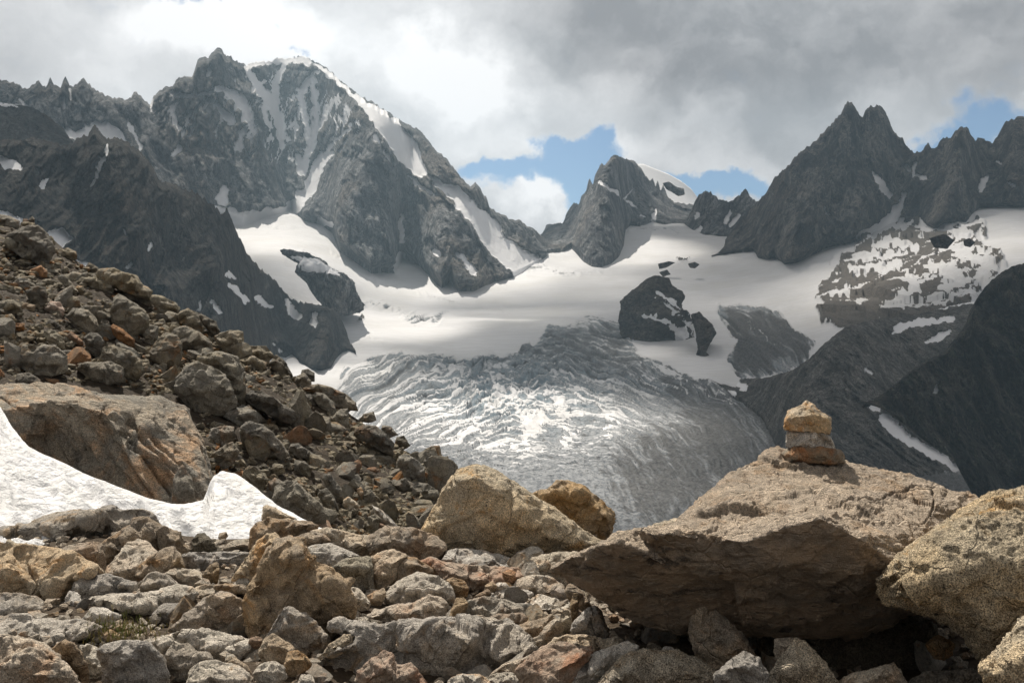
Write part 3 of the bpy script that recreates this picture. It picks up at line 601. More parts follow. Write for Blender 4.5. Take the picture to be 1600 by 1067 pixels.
 (cC, [(313,420),(350,405),(395,415),(395,475),(350,495),(325,460)], 'talusrust', 'stone', 'small rusty cube stone at the right end of the pinkish flat slab', dict(D=7.2)),
 (cC, [(213,500),(260,470),(287,500),(265,540),(225,540)], 'ochre', 'stone', 'small orange stone below the pinkish flat slab', dict(D=6.95)),
 (cC, [(270,500),(290,480),(335,480),(365,515),(330,530),(280,525)], 'white', 'stone', 'small white stone right of the small orange stone', dict(D=6.98)),
 (cC, [(145,565),(200,535),(232,513),(257,550),(220,575)], 'brown', 'stone', 'small dark brown stone left of the low flat whitish rock', dict(D=6.85)),
 (cC, [(675,540),(685,505),(710,490),(760,510),(800,560),(850,640),(800,660),(740,620),(700,580)], 'brown', 'rock', 'brown rock in the shade right beside the left edge of the cairn boulder', dict(D=6.5)),
 (cC, [(590,550),(620,505),(680,520),(708,585),(650,600)], 'pink', 'stone', 'pale pinkish stone on the broad pale slab', dict(D=6.75)),
 (cC, [(708,620),(730,540),(762,540),(755,620),(755,690),(718,705)], 'brown', 'stone', 'thin upright splinter behind the pale grey triangular rock', dict(D=6.2)),
 (cC, [(1235,870),(1260,850),(1300,855),(1335,885),(1300,900)], 'grey', 'stone', 'small grey stone at the mouth of the dark gap under the cairn boulder', dict(D=5.0)),
 # under and right of the cairn boulder
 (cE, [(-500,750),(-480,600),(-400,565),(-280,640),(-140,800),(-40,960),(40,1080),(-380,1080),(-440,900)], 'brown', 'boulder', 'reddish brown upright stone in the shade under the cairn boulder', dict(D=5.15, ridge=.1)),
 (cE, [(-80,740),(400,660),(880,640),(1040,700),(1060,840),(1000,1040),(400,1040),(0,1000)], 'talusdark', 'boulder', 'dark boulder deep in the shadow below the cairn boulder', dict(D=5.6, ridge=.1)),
 (cE, [(35,870),(40,790),(120,785),(180,780),(175,870),(100,930),(50,920)], 'tan', 'rock', 'sunlit tan corner of rock in the dark gap behind the speckled triangular rock', dict(D=4.85)),
 (cE, [(-30,1120),(0,1050),(60,930),(120,860),(170,780),(230,800),(330,920),(420,1070),(430,1120)], 'speckled', 'boulder', 'grey speckled triangular rock at the bottom edge under the cairn boulder', dict(D=4.5, ridge=.5)),
 (cE, [(410,1080),(520,1010),(640,980),(780,945),(830,980),(860,1060),(860,1120),(410,1120)], 'tan', 'rock', 'low tan rock with a rusty right end at the bottom edge', dict(D=4.5)),
 (cE, [(980,830),(1060,760),(1130,790),(1168,830),(1155,890),(1100,925),(1040,905)], 'ochre', 'rock', 'sunlit golden rock seen through the dark gap below the right boulder', dict(D=5.05)),
 (cE, [(-330,1010),(-240,930),(-150,870),(-60,900),(-10,1000),(0,1120),(-330,1120)], 'grey', 'rock', 'rounded grey rock at the bottom edge between the broad speckled boulder and the speckled triangle', dict(D=4.4)),
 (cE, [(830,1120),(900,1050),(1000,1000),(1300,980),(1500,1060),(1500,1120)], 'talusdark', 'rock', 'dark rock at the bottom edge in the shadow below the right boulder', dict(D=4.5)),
]
for fn, pts, mat, name, label, kw in FG:
    kw = dict(kw); P = fn(pts); D = kw.pop('D')
    rock(name, P, D, mat, label, 'boulder' if name == 'boulder' else ('stone' if name == 'stone' else 'rock'), FIELD, **kw)

# the big sloping slab boulder and the brown one behind it
rock('boulder', [(655,830),(672,805),(685,780),(700,752),(716,735),(745,727),(772,735),(800,752),(830,772),(880,806),(945,852),(920,868),(860,862),(800,874),(740,870),(700,858)],
     8.15, 'speckled', 'big granite boulder with a long sunlit edge sloping down to the right', 'boulder', FIELD,
     front=[(716,752,.02),(742,742,0),(772,760,-.05),(800,792,-.08),(850,832,-.05),(895,850,.0),(725,800,-.0),(765,820,-.08),(700,820,.1),(760,852,.0),(830,856,.02)], m=.8, soft=3, thick=1.0, chip=.6)
rock('boulder', [(830,772),(855,765),(868,750),(885,748),(912,760),(935,782),(955,805),(960,845),(940,865),(880,850)], 9.2, 'brown', 'dark orange-brown jagged boulder behind the sloping granite boulder, against the glacier', 'boulder', FIELD, ridge=.15)
rock('rock', [(1000,830),(1022,818),(1050,812),(1090,808),(1120,830),(1060,850),(1010,845)], 7.3, 'tan', 'low tan rock peeping out behind the left edge of the cairn boulder', 'rock', FIELD)

# the cairn boulder
CB = [(871,887,.55),(900,868,.35),(935,855,.2),(965,838,.15),(1000,827,.2),(1040,825,.35),(1062,810,.75),(1085,790,.95),(1115,765,1.15),(1145,740,1.35),(1182,722,1.5),(1195,705,1.7),(1216,699,1.8),(1250,712,1.75),(1320,722,1.7),(1370,734,1.65),
      (1420,745,1.55),(1465,760,1.4),(1472,768,1.35),(1508,768,1.35),(1540,790,1.2),(1560,860,.8),(1520,920,.5),(1440,950,.35),(1380,975,.45),(1300,990,.5),(1200,990,.5),(1110,985,.5),(1045,985,.55),(1000,972,.55),(960,947,.5),(925,925,.45),(897,905,.5)]
rock('boulder', CB, 4.85, 'cairnrock', 'huge tan boulder with a dark overhanging front that carries the stack of three stones', 'boulder', None,
     front=[(920,876,.22),(968,848,.05),(1030,835,.0),(1100,832,.0),(1160,846,-.03),(1215,826,-.05),(1282,808,-.1),(1335,836,-.1),(1400,880,-.05),(1450,905,.1),
            (1120,800,.45),(1200,760,.85),(1300,760,1.0),(1380,775,.95),(1460,800,.8),(1230,800,.2),(1330,800,.3),(1430,840,.35),(1170,720,1.5),(1260,740,1.25),
            (960,890,.2),(1040,880,.06),(1130,890,.02),(1240,880,-.06),(1330,895,-.04),(1010,930,.32),(1100,945,.3),(1220,945,.22),(1330,945,.25),(1480,770,1.3),(1400,760,1.2)],
     thick=1.0, res=2.0, soft=2, rough=.6, chip=.32, maxv=150000, fine=1.5, back=.86,
     cracks=[([(1175,788),(1225,795),(1275,788),(1320,788),(1365,784),(1397,770),(1428,763),(1460,763)], 1.5, .045), ([(1459,770),(1456,800),(1440,818)], 1.4, .04), ([(1120,958),(1180,930),(1250,935),(1330,900)], 2.5, .03), ([(990,880),(1080,878),(1180,868)], 2, .012)])
rock('cairn_stone', cD([(388,385),(390,350),(430,310),(460,295),(560,300),(660,325),(695,345),(701,390),(640,396),(540,396),(420,392)]), 6.28, 'cairnbase', 'bottom stone of the cairn, flat, grey on its left and rusty on its right', 'cairn stone', 'three stacked stones of the cairn', ridge=.3, thick=.22, res=1.8, under=.05, rough=.5, chip=.4)
rock('cairn_stone', cD([(412,306),(415,250),(430,230),(520,230),(600,238),(640,280),(653,322),(600,330),(520,316),(430,316)]), 6.31, 'white', 'middle stone of the cairn, a plain tan slab with a rounded right end', 'cairn stone', 'three stacked stones of the cairn', ridge=.15, thick=.2, res=1.8, under=.05, rough=.5, chip=.35)
rock('cairn_stone', cD([(403,222),(410,160),(420,135),(470,110),(515,83),(540,100),(570,130),(630,165),(636,190),(627,246),(560,238),(440,230)]), 6.27, 'cairntop', 'top stone of the cairn, a pointed orange and tan wedge', 'cairn stone', 'three stacked stones of the cairn', thick=.2, res=1.8, rough=.5, chip=.35, soft=1, front=[(1232,657,.05),(1245,650,-.01),(1262,648,-.03),(1280,651,-.02),(1293,656,.03),(1255,637,.09),(1275,641,.08),(1250,664,.0),(1280,668,.01)])

# right-hand boulders
rock('boulder', [(1371,905,.3),(1380,893,.3),(1400,875,.45),(1440,845,.55),(1480,815,.6),(1520,785,.7),(1550,771,.75),(1600,763,.8),(1680,752,.8),(1760,800,.5),(1760,960,.1),(1690,1020,.1),(1620,1045,.1),(1556,1030,.15),(1528,1022,.2),(1510,990,.2),(1470,965,.2),(1420,945,.25),(1385,940,.3),(1371,925,.32)],
     4.35, 'speckled', 'large speckled grey-tan boulder at the right picture edge, leaning over the cairn boulder', 'boulder', None,
     front=[(1400,893,.2),(1450,858,.15),(1500,822,.12),(1560,800,.15),(1640,790,.2),(1420,925,.12),(1480,900,-.05),(1560,880,-.1),(1640,880,-.15),(1540,960,-.08),(1600,990,-.1),(1680,960,-.15)], thick=.8, soft=3, res=2.2, chip=.6, maxv=100000, fine=1.3)
rock('boulder', [(1533,1040),(1560,1010),(1600,962),(1660,940),(1740,940),(1740,1120),(1560,1120)], 3.6, 'speckled', 'pale speckled rock in the bottom right corner of the picture', 'boulder', FIELD, ridge=.5, soft=4)

# ---------------------------------------------------------------- loose small stones: a few shapes, copied
def proto_mesh(name, seed, mat, sub=3, flat=1.0, cuts=12, noise=.025):
    q = np.random.RandomState(seed)
    import bmesh
    bm = bmesh.new(); bmesh.ops.create_icosphere(bm, subdivisions=sub, radius=1.0)
    V = np.array([v.co[:] for v in bm.verts]); T = np.array([[v.index for v in f.verts] for f in bm.faces]); bm.free()
    V *= np.array([1, q.uniform(.6, .85), q.uniform(.5, .75)*flat])
    for _ in range(cuts):
        n = q.normal(size=3); n /= np.linalg.norm(n); h = q.uniform(.4, .7)*np.abs(V@n).max()
        d = V@n-h; V = V-np.outer(np.maximum(d, 0), n)
    N = vnormals(V, T); V = V+N*(noise*fbm(V*2.2, 3, seed)+noise*.8*chips(V*2.5, seed))[:, None]
    V[:, 2] -= V[:, 2].min(); V /= np.ptp(V[:, 0])
    return V, T
def mesh_of(name, V, T, mat, smooth):
    o = build(name, V, T, M[mat], smooth=smooth); me = o.data; bpy.data.objects.remove(o); return me
_protos = [proto_mesh('stone', 100+k, 'tan', 3, [1, .7, 1, .5, .9, .6][k % 6], 14+k % 5) for k in range(12)]
STONE = {}
def stone_mesh(k, mat):
    if (k, mat) not in STONE: STONE[(k, mat)] = mesh_of('stone', _protos[k][0], _protos[k][1], mat, False)
    return STONE[(k, mat)]
def ground_z(x, y):
    z = -GROUND + .10*pn(np.stack([x*.8, y*.8, x*0], 1), 4) + .05*pn(np.stack([x*2.5, y*2.5, x*0], 1), 6)
    far = np.maximum(y-9.2, 0)
    left = sstep(1.5, -2.5, x)
    return z-far*(.75*(1-left)+.2*left)
def place(mesh, name, loc, size, label, cat, group, q):
    o = bpy.data.objects.new(name, mesh); COL.objects.link(o); o.location = loc
    s = size; o.scale = (s*q.uniform(.85, 1.15), s*q.uniform(.8, 1.2), s*q.uniform(.75, 1.1)); o.rotation_euler = (q.uniform(-.4, .4), q.uniform(-.4, .4), q.uniform(0, 6.28))
    tag(o, label, cat, group); return o
import re
DIRS = ['right of', 'just below', 'left of', 'just above']
def shorts():
    out = []
    for lb, x, y, hw, hh in TRACED:
        if not lb: continue
        s = re.split(r' (?:with|in|on|lying|at|below|against|resting|standing|right|left|of|tucked|leaning|between|directly|just|behind|showing|overhanging|that|shaped|above|under|near|beside|by|touching|seen|cut|filling|sticking|squeezed|pointing|slanting|dipping|peeping|rising|next|a|the|directly|and) ', lb)[0]
        out.append((s, x, y, hw, hh))
    c = {}
    for s in out: c[s[0]] = c.get(s[0], 0)+1
    return [s for s in out if c[s[0]] == 1 and len(s[0].split()) >= 3]
USED = set()
def near_label(x, y, head, SH):
    """describe a small stone by the nearest big rocks that can be named"""
    c = sorted(SH, key=lambda s: math.hypot((x-s[1])/max(s[3], 20), (y-s[2])/max(s[4], 20)))[:45]
    for s in c:
        dx, dy = (x-s[1])/s[3], (y-s[2])/s[4]
        d = ('right of' if dx > 0 else 'left of') if abs(dx) > abs(dy) else ('just below' if dy > 0 else 'just above')
        l = '%s %s the %s' % (head, d, s[0])
        if l not in USED: USED.add(l); return l
    l = '%s between the %s and the %s' % (head, c[0][0], c[1][0]); USED.add(l); return l
SHF = shorts()
q = np.random.RandomState(77)
SP = [('tan', 'tan'), ('grey', 'grey'), ('white', 'pale'), ('ochre', 'orange-brown'), ('brown', 'brown')]
for k in range(200):
    px = q.uniform(20, 1580) if k < 150 else q.uniform(640, 1080); py = (q.uniform(870, 1075) if px < 900 else q.uniform(960, 1075)) if k < 150 else q.uniform(880, 1030)
    D = GROUND*F/(py-533); x = (px-800)/F*D; z = ground_z(np.array([x]), np.array([D]))[0]
    mt, cn = SP[q.choice(5, p=[.35, .25, .2, .08, .12])]
    place(stone_mesh(q.randint(12), mt), 'small_stone', (x, D, z-.02), q.uniform(.06, .2), near_label(px, py, 'small %s filler stone' % cn, SHF), 'stone', 'small filler stones of the boulder field', q)
# ground under the boulder field
gx = np.linspace(-16, 14, 240); gy = np.concatenate([np.linspace(-4, 9, 150), np.linspace(9.1, 30, 60)])
X, Y = np.meshgrid(gx, gy, indexing='ij'); Z = ground_z(X.ravel(), Y.ravel())
o = build('ground', np.stack([X.ravel(), Y.ravel(), Z], 1), grid_faces(len(gx), len(gy))[:, ::-1], M['soil']); tag(o, kind='structure')
# gravel: merged tiny stones
def scatter_mesh(name, locs, sizes, mats, seed, sub=1):
    """one mesh of many tiny stones"""
    q = np.random.RandomState(seed); pr = [proto_mesh('g', 300+seed+k, 'tan', sub, [1, .6, .8][k % 3], 7, .03) for k in range(6)]
    VV, TT, n = [], [], 0
    for L, s in zip(locs, sizes):
        V, T = pr[q.randint(6)]; a = q.uniform(0, 6.28); c, d = math.cos(a), math.sin(a); b = q.uniform(-.5, .5)
        Rm = np.array([[c, -d, 0], [d, c, 0], [0, 0, 1]]) @ np.array([[1, 0, 0], [0, math.cos(b), -math.sin(b)], [0, math.sin(b), math.cos(b)]])
        VV.append((V*s*q.uniform(.75, 1.25, 3))@Rm.T+L); TT.append(T+n); n += len(V)
    return build(name, np.concatenate(VV), np.concatenate(TT), mats, smooth=False)
px = q.uniform(-40, 1640, 4200); py = 533+GROUND*F/q.uniform(4.2, 9.3, 4200); D = GROUND*F/(py-533); x = (px-800)/F*D
z = ground_z(x, D); o = scatter_mesh('gravel', np.stack([x, D, z-.01], 1), q.uniform(.02, .1, 4200), M['tan'], 5)
tag(o, 'fine gravel and chips of rock between the boulders', kind='stuff')
n3 = 2500; qx = np.random.RandomState(9); x = qx.uniform(1.5, 10, n3); D = qx.uniform(2.0, 12, n3); kp = x > D*(.52)+.1; x, D = x[kp], D[kp]; z = ground_z(x, D)
o = scatter_mesh('rubble', np.stack([x, D, z-.02], 1), .03+.35*qx.uniform(0, 1, len(x))**4, M['tan'], 8, 2); tag(o, 'loose stones on the ground beyond the right boulders', kind='stuff')
# grass tufts in the gap above the squared grey block
gm, gt, gb = new_mat('alpine_grass'); gco = gt.node('ShaderNodeTexCoord').outputs['Object']
gt.l.new(gt.mix(gt.ramp(gt.noise(gco, 9, 3), .4, .6), (.11, .13, .03), (.24, .19, .07)), gb.inputs['Base Color'])
VV, TT = [], []
for k in range(420):
    px = q.normal(195, 28); py = q.normal(982, 13); D = 6.0-(py-982)*.012+q.uniform(-.1, .1); x = (px-800)/F*D; b = np.array([x, D, (533-py)/F*D-.03])
    a = q.uniform(0, 6.28); h = q.uniform(.015, .045); w = .003; l = q.uniform(.2, .8)*h; dx = np.array([math.cos(a), math.sin(a), 0]); sx = np.array([-math.sin(a), math.cos(a), 0])*w
    n = len(VV); VV += [b-sx, b+sx, b+dx*l*.4+[0, 0, h*.7]-sx*.7, b+dx*l*.4+[0, 0, h*.7]+sx*.7, b+dx*l+[0, 0, h]]; TT += [(n, n+1, n+3), (n, n+3, n+2), (n+2, n+3, n+4)]
o = build('grass', np.array(VV), np.array(TT), gm, smooth=False); tag(o, 'thin green and yellowish alpine grass growing between the rocks', kind='stuff')
# ================================================================ talus slope, snow patch, ledge
def talD(x, y): return 1/(.029412 - 2.93e-5*np.asarray(x, float) + 8.29e-5*(np.asarray(y, float)-340))
TC = [(-120,318),(-40,330),(0,337),(30,347),(80,367),(110,397),(150,422),(200,442),(240,472),(300,497),(340,522),(380,547),(420,562),(450,582),(480,602),(520,628),(560,652),(600,682),(640,702),(680,722),(705,748),(730,785),(760,835),(780,880)]
tcx = np.array([p[0] for p in TC]); tcy = np.array([p[1] for p in TC])
xs = np.arange(-120, 780, 2.6); ny = 200
V = []; 
X = np.repeat(xs, ny+4); cy = np.interp(X, tcx, tcy)+4; v = np.tile(np.concatenate([[-3, -2, -1, -.4], np.linspace(0, 1, ny)]), len(xs))
Yp = cy + np.maximum(v, 0)**1.1*(930-cy); D = talD(X, Yp)
P = W3(X, Yp, D); bk = np.maximum(-v, 0)
amp = np.minimum(sstep(0, .06, v)+.35, 1)
d = (.28*fbm(P*.35, 4, 3)+.16*fbm(P*1.4, 3, 8)+.06*chips(P*2.2, 2))*amp
nrm = np.array([-.2, -.75, .62]); P = P+d[:, None]*nrm*.8
P[:, 1] += bk*3; P[:, 2] -= bk**1.3*1.2
o = build('talus_slope', P, grid_faces(len(xs), ny+4), M['scree']); tag(o, kind='structure')

def trock(name, pts, mat, label, dd=0., **kw):
    yb = max(p[1] for p in pts)-4; xc = sum(p[0] for p in pts)/len(pts); w = (max(p[0] for p in pts)-min(p[0] for p in pts))/F*20
    D = float(talD(xc, yb))-.15-.25*w+dd
    kw.setdefault('m', .75); kw.setdefault('chip', 1.35); kw.setdefault('soft', 0); kw.setdefault('res', 3.0)
    cat = 'boulder' if name == 'boulder' else 'rock'
    return rock(name, pts, D, mat, label, cat, TG, **kw)
TG = 'rocks on the talus slope at the left'
TL = [
 (cG, [(15,200),(60,140),(150,95),(230,85),(290,130),(330,210),(335,250),(300,320),(240,330),(200,290),(180,220),(120,190),(60,205)], 'talusdark', 'boulder', "biggest dark boulder at the top of the talus below the tiny skyline pile"),
 (cG, [(30,200),(35,165),(70,160),(120,185),(185,230),(200,300),(140,290),(60,230)], 'talusgrey', 'boulder', 'pale-topped boulder against the lower left of the biggest dark boulder'),
 (cG, [(-80,110),(-60,25),(0,20),(60,30),(118,60),(112,110)], 'talus', 'boulder', 'flat boulder at the upper left corner of the talus skyline'),
 (cG, [(123,98),(128,70),(150,62),(185,66),(215,72),(220,92),(180,100)], 'talus', 'stone', 'lowest flat stone of the tiny pile on the talus skyline'),
 (cG, [(135,74),(142,48),(165,44),(178,56),(176,72)], 'talusrust', 'stone', 'left upper stone of the tiny pile on the talus skyline'),
 (cG, [(176,74),(180,45),(200,30),(216,50),(214,76)], 'talusdark', 'stone', 'right upper stone of the tiny pile on the talus skyline'),
 (cG, [(370,250),(385,232),(420,226),(470,248),(474,296),(420,300)], 'talus', 'boulder', 'rounded boulder on the talus skyline right of the biggest dark boulder'),
 (cG, [(605,385),(612,358),(700,350),(760,380),(840,400),(880,460),(937,490),(925,550),(860,530),(760,490),(680,460),(620,420)], 'talus', 'boulder', 'long humped boulder lying on the talus skyline in the upper part of the slope'),
 (cG, [(525,345),(550,315),(605,345),(608,390),(560,380)], 'talusdark', 'boulder', 'short dark boulder on the skyline just left of the long humped boulder'),
 (cG, [(455,440),(510,408),(600,410),(680,440),(702,500),(640,500),(560,470)], 'talusgrey', 'boulder', 'grey slab dipping right below the long humped skyline boulder'),
 (cG, [(755,510),(800,475),(870,480),(890,520),(872,560),(800,555)], 'talus', 'boulder', 'boulder with a bright sunlit top under the right end of the long humped boulder'),
 (cG, [(685,630),(700,530),(730,508),(800,550),(880,600),(917,650),(910,720),(850,760),(800,790),(750,720),(700,680)], 'talusgrey', 'boulder', 'large pinkish grey boulder with a sunlit sloping top in the middle of the upper talus'),
 (cG, [(385,580),(393,520),(480,525),(497,580),(440,612)], 'talus', 'rock', 'cube-shaped rock with a bright top in the upper talus'),
 (cG, [(275,600),(310,553),(370,560),(402,612),(385,650),(300,635)], 'pink', 'rock', 'whitish rock with a rusty corner in the upper left talus'),
 (cG, [(160,490),(220,460),(280,470),(294,560),(240,605),(180,550)], 'talusdark', 'boulder', 'dark square boulder in the upper left talus'),
 (cG, [(-60,560),(80,545),(132,580),(125,620),(0,655),(-60,650)], 'talusgrey', 'boulder', 'wide grey slab at the left picture edge in the middle of the talus'),
 (cG, [(-60,650),(70,635),(107,680),(40,720),(-60,730)], 'talus', 'boulder', 'pale-topped slab at the left picture edge below the wide grey slab'),
 (cG, [(82,920),(100,860),(150,825),(260,822),(360,840),(414,890),(412,980),(340,1012),(200,1005),(120,960)], 'talusgrey', 'boulder', 'large pale oval boulder at the lower left of the talus'),
 (cG, [(475,970),(500,940),(560,932),(690,932),(757,970),(750,1045),(680,1075),(560,1045)], 'talus', 'boulder', 'long smooth boulder low on the talus right of the large pale oval boulder'),
 (cG, [(615,910),(640,840),(700,828),(800,860),(872,920),(884,990),(835,1040),(740,1000),(680,945)], 'talusgrey', 'boulder', 'light grey knobbly boulder above and right of the long smooth boulder'),
 (cG, [(515,780),(560,745),(600,748),(642,800),(635,870),(590,900),(540,860)], 'talusdark', 'boulder', 'dark egg-shaped boulder left of the light grey knobbly boulder'),
 (cG, [(922,870),(960,810),(1020,748),(1090,770),(1122,820),(1118,905),(1085,970),(1000,965),(950,930)], 'talus', 'boulder', 'pointed boulder with a rusty edge in the centre of the talus'),
 (cG, [(405,650),(450,598),(540,608),(592,660),(618,740),(560,755),(480,700)], 'talus', 'boulder', 'brown boulder with a flat slanting top left of centre on the talus'),
 (cG, [(475,610),(520,578),(620,588),(692,640),(703,710),(640,700),(590,675)], 'talusdark', 'boulder', 'dark smooth boulder just behind the brown flat-topped boulder'),
 (cG, [(602,710),(630,666),(670,675),(688,722),(650,750)], 'talusdark', 'rock', 'small round dark rock in front of the dark smooth boulder'),
 (cG, [(1095,640),(1115,615),(1160,598),(1230,650),(1268,720),(1245,755),(1170,715),(1110,680)], 'talus', 'boulder', 'triangular boulder on the right part of the upper talus near the skyline'),
 (cG, [(1060,760),(1075,730),(1140,708),(1230,740),(1305,810),(1300,860),(1200,860),(1120,820)], 'talus', 'boulder', 'broad brown boulder below the triangular boulder'),
 (cG, [(925,540),(940,518),(1000,522),(1080,558),(1112,600),(1090,660),(1000,640),(960,590)], 'talusgrey', 'boulder', 'slab boulder with a bright edge on the skyline of the middle talus'),
 (cG, [(1175,610),(1260,640),(1330,680),(1360,740),(1335,775),(1270,720),(1200,660)], 'talusdark', 'boulder', 'dark rounded boulder on the skyline right of the triangular boulder'),
 (cG, [(892,800),(900,740),(920,698),(978,712),(973,800),(920,845)], 'talusgrey', 'rock', 'narrow upright rock left of the pointed boulder with the rusty edge'),
 (cG, [(95,1080),(105,1005),(180,992),(250,1040),(245,1100),(110,1100)], 'talusdark', 'boulder', 'dark low boulder under the large pale oval boulder'),
 (cG, [(265,760),(275,738),(330,732),(392,780),(400,850),(340,855),(290,800)], 'talusgrey', 'boulder', 'grey blocky rock above the large pale oval boulder'),
 (cG, [(272,705),(320,648),(378,710),(340,735)], 'talusdark', 'rock', 'small dark triangular rock above the grey blocky rock'),
 (cG, [(128,605),(135,578),(160,563),(217,580),(212,618),(150,618)], 'ochre', 'rock', 'orange slab at the left of the talus beside the wide grey slab'),
 (cG, [(415,765),(440,738),(512,800),(505,830),(450,815)], 'talusrust', 'rock', 'rusty orange slanting rock left of the dark egg-shaped boulder'),
 (cG, [(682,710),(700,698),(760,728),(832,790),(828,840),(750,805),(700,760)], 'talusrust', 'boulder', 'long rusty brown slab below the large pinkish grey boulder'),
 (cG, [(75,455),(85,435),(120,408),(175,420),(184,465),(100,475)], 'talusgrey', 'rock', 'round grey rock in the upper left talus above the dark square boulder'),
 (cG, [(165,385),(190,360),(250,333),(292,370),(290,408),(190,412)], 'talusrust', 'rock', 'reddish brown rock below the biggest dark boulder'),
 (cG, [(355,410),(375,392),(400,388),(485,500),(440,510)], 'talusgrey', 'rock', 'long leaning splinter in the upper talus'),
 (cG, [(680,630),(740,622),(790,665),(785,700),(730,700)], 'white', 'rock', 'bright angular rock at the foot of the large pinkish grey boulder'),
 (cG, [(95,790),(110,750),(160,745),(180,790),(140,815)], 'talus', 'rock', 'small squarish rock above the left end of the large pale oval boulder'),
 (cG, [(20,930),(35,885),(85,880),(90,940),(40,955)], 'talus', 'rock', 'pale upright rock left of the large pale oval boulder'),
 (cG, [(85,720),(95,690),(150,690),(150,730),(100,745)], 'talusrust', 'rock', 'rusty cube rock at the left of the talus'),
 (cS, [(880,1000),(885,940),(930,870),(990,848),(1060,870),(1120,910),(1172,990),(1178,1070),(1100,1110),(1000,1100),(930,1060)], 'talusgrey', 'boulder', "big rounded boulder with a shaded belly at the right centre of the talus"),
 (cS, [(995,830),(1080,798),(1190,820),(1217,900),(1230,1060),(1190,1075),(1130,940),(1060,880)], 'talusgrey', 'boulder', 'tall grey boulder standing just behind the largest rounded boulder'),
 (cS, [(1075,720),(1150,690),(1215,698),(1222,760),(1245,830),(1180,815),(1100,775)], 'talus', 'boulder', 'blocky boulder on the skyline above the tall grey boulder'),
 (cS, [(1345,860),(1380,813),(1430,850),(1467,925),(1400,925)], 'talusdark', 'boulder', 'dark boulder leaning right on the skyline by the snowfield'),
 (cS, [(1235,790),(1240,768),(1330,768),(1372,820),(1340,850),(1260,835)], 'talus', 'boulder', 'flat boulder on the skyline left of the dark leaning boulder'),
 (cS, [(1502,915),(1510,888),(1540,884),(1572,900),(1572,945),(1530,948)], 'talusdark', 'rock', 'round rock sticking up on the skyline in front of the white snowfield'),
 (cS, [(1475,950),(1480,920),(1520,903),(1557,940),(1555,985),(1500,985)], 'talus', 'boulder', 'blocky rock in front of the round skyline rock'),
 (cS, [(1195,840),(1260,818),(1332,850),(1325,890),(1230,880)], 'talus', 'boulder', 'thin slab resting below the flat skyline boulder'),
 (cH, [(125,290),(135,250),(170,228),(240,238),(330,300),(412,350),(422,400),(400,430),(330,405),(200,335)], 'talusdark', 'boulder', 'long dark block lying diagonally right of the largest rounded boulder'),
 (cH, [(42,400),(100,338),(150,323),(192,350),(195,415),(110,455),(60,435)], 'talusgrey', 'boulder', 'pale rounded rock at the lower right of the largest rounded boulder'),
 (cH, [(100,470),(105,440),(150,413),(230,430),(290,480),(340,540),(385,610),(340,635),(230,610),(150,575),(105,530)], 'talus', 'boulder', 'large creased brown boulder in the lower talus'),
 (cH, [(288,890),(310,800),(370,763),(430,768),(500,840),(570,900),(602,965),(595,1035),(520,1030),(400,970),(320,950)], 'talusgrey', 'boulder', 'large smooth grey boulder at the foot of the talus next to the snow'),
 (cH, [(440,315),(470,250),(520,248),(548,312),(500,335)], 'talusdark', 'rock', 'dark round rock near the skyline beside the long dark block'),
 (cH, [(475,220),(520,195),(560,188),(640,210),(720,250),(770,290),(795,345),(720,345),(660,320),(600,250)], 'talus', 'boulder', 'wide brown boulder on the skyline above the glacier'),
 (cH, [(525,260),(545,238),(600,248),(652,300),(674,375),(620,370),(560,310)], 'talusgrey', 'boulder', 'grey slab in front of the wide brown skyline boulder'),
 (cH, [(425,370),(440,335),(480,318),(540,370),(585,378),(575,440),(490,445),(440,410)], 'talus', 'boulder', 'tan blocky boulder below the grey slab'),
 (cH, [(635,395),(690,338),(737,333),(748,450),(690,445)], 'talusgrey', 'boulder', 'square grey block near the skyline right of the tan blocky boulder'),
 (cH, [(795,410),(830,368),(890,353),(908,405),(860,420)], 'talus', 'boulder', 'small boulder on the skyline right of the square grey block'),
 (cH, [(775,490),(790,455),(830,433),(900,438),(970,490),(1008,540),(1003,615),(940,590),(860,540)], 'talusdark', 'boulder', 'large dark wedge boulder on the right part of the talus'),
 (cH, [(935,455),(945,435),(990,438),(1035,490),(980,512)], 'talus', 'rock', 'small boulder on the skyline behind the large dark wedge boulder'),
 (cH, [(1018,540),(1028,505),(1070,493),(1108,555),(1060,585)], 'talusdark', 'rock', 'dark rock on the skyline between the wedge boulder and the last skyline rocks'),
 (cH, [(1165,620),(1190,580),(1230,558),(1280,558),(1297,620),(1295,675),(1230,660)], 'talus', 'boulder', 'rounded boulder near the lower right end of the talus skyline'),
 (cH, [(1285,630),(1335,618),(1332,660),(1372,712),(1330,725),(1285,680)], 'talusdark', 'boulder', 'dark leaning rock at the last right end of the talus skyline'),
 (cH, [(1035,650),(1040,620),(1080,603),(1150,640),(1192,690),(1188,775),(1130,750),(1060,700)], 'talusgrey', 'boulder', 'large grey boulder in the lower right talus'),
 (cH, [(1185,660),(1195,630),(1240,613),(1274,670),(1225,700)], 'talusgrey', 'rock', 'grey rock right of the large grey boulder of the lower right talus'),
 (cH, [(1245,735),(1255,700),(1300,688),(1364,720),(1335,775),(1270,760)], 'talus', 'boulder', 'tan boulder just above the sloping granite boulder at the talus foot'),
 (cH, [(1175,840),(1180,810),(1210,783),(1270,820),(1284,860),(1255,915),(1200,880)], 'talusgrey', 'boulder', 'grey-brown block touching the left side of the sloping granite boulder'),
 (cH, [(385,575),(400,545),(440,543),(530,600),(525,640),(440,625)], 'talusgrey', 'boulder', 'light slab with parallel ridges right of the large creased brown boulder'),
 (cH, [(105,745),(120,700),(170,683),(240,720),(264,760),(230,825),(150,800)], 'talusgrey', 'boulder', 'grey boulder at the edge of the snow tongue'),
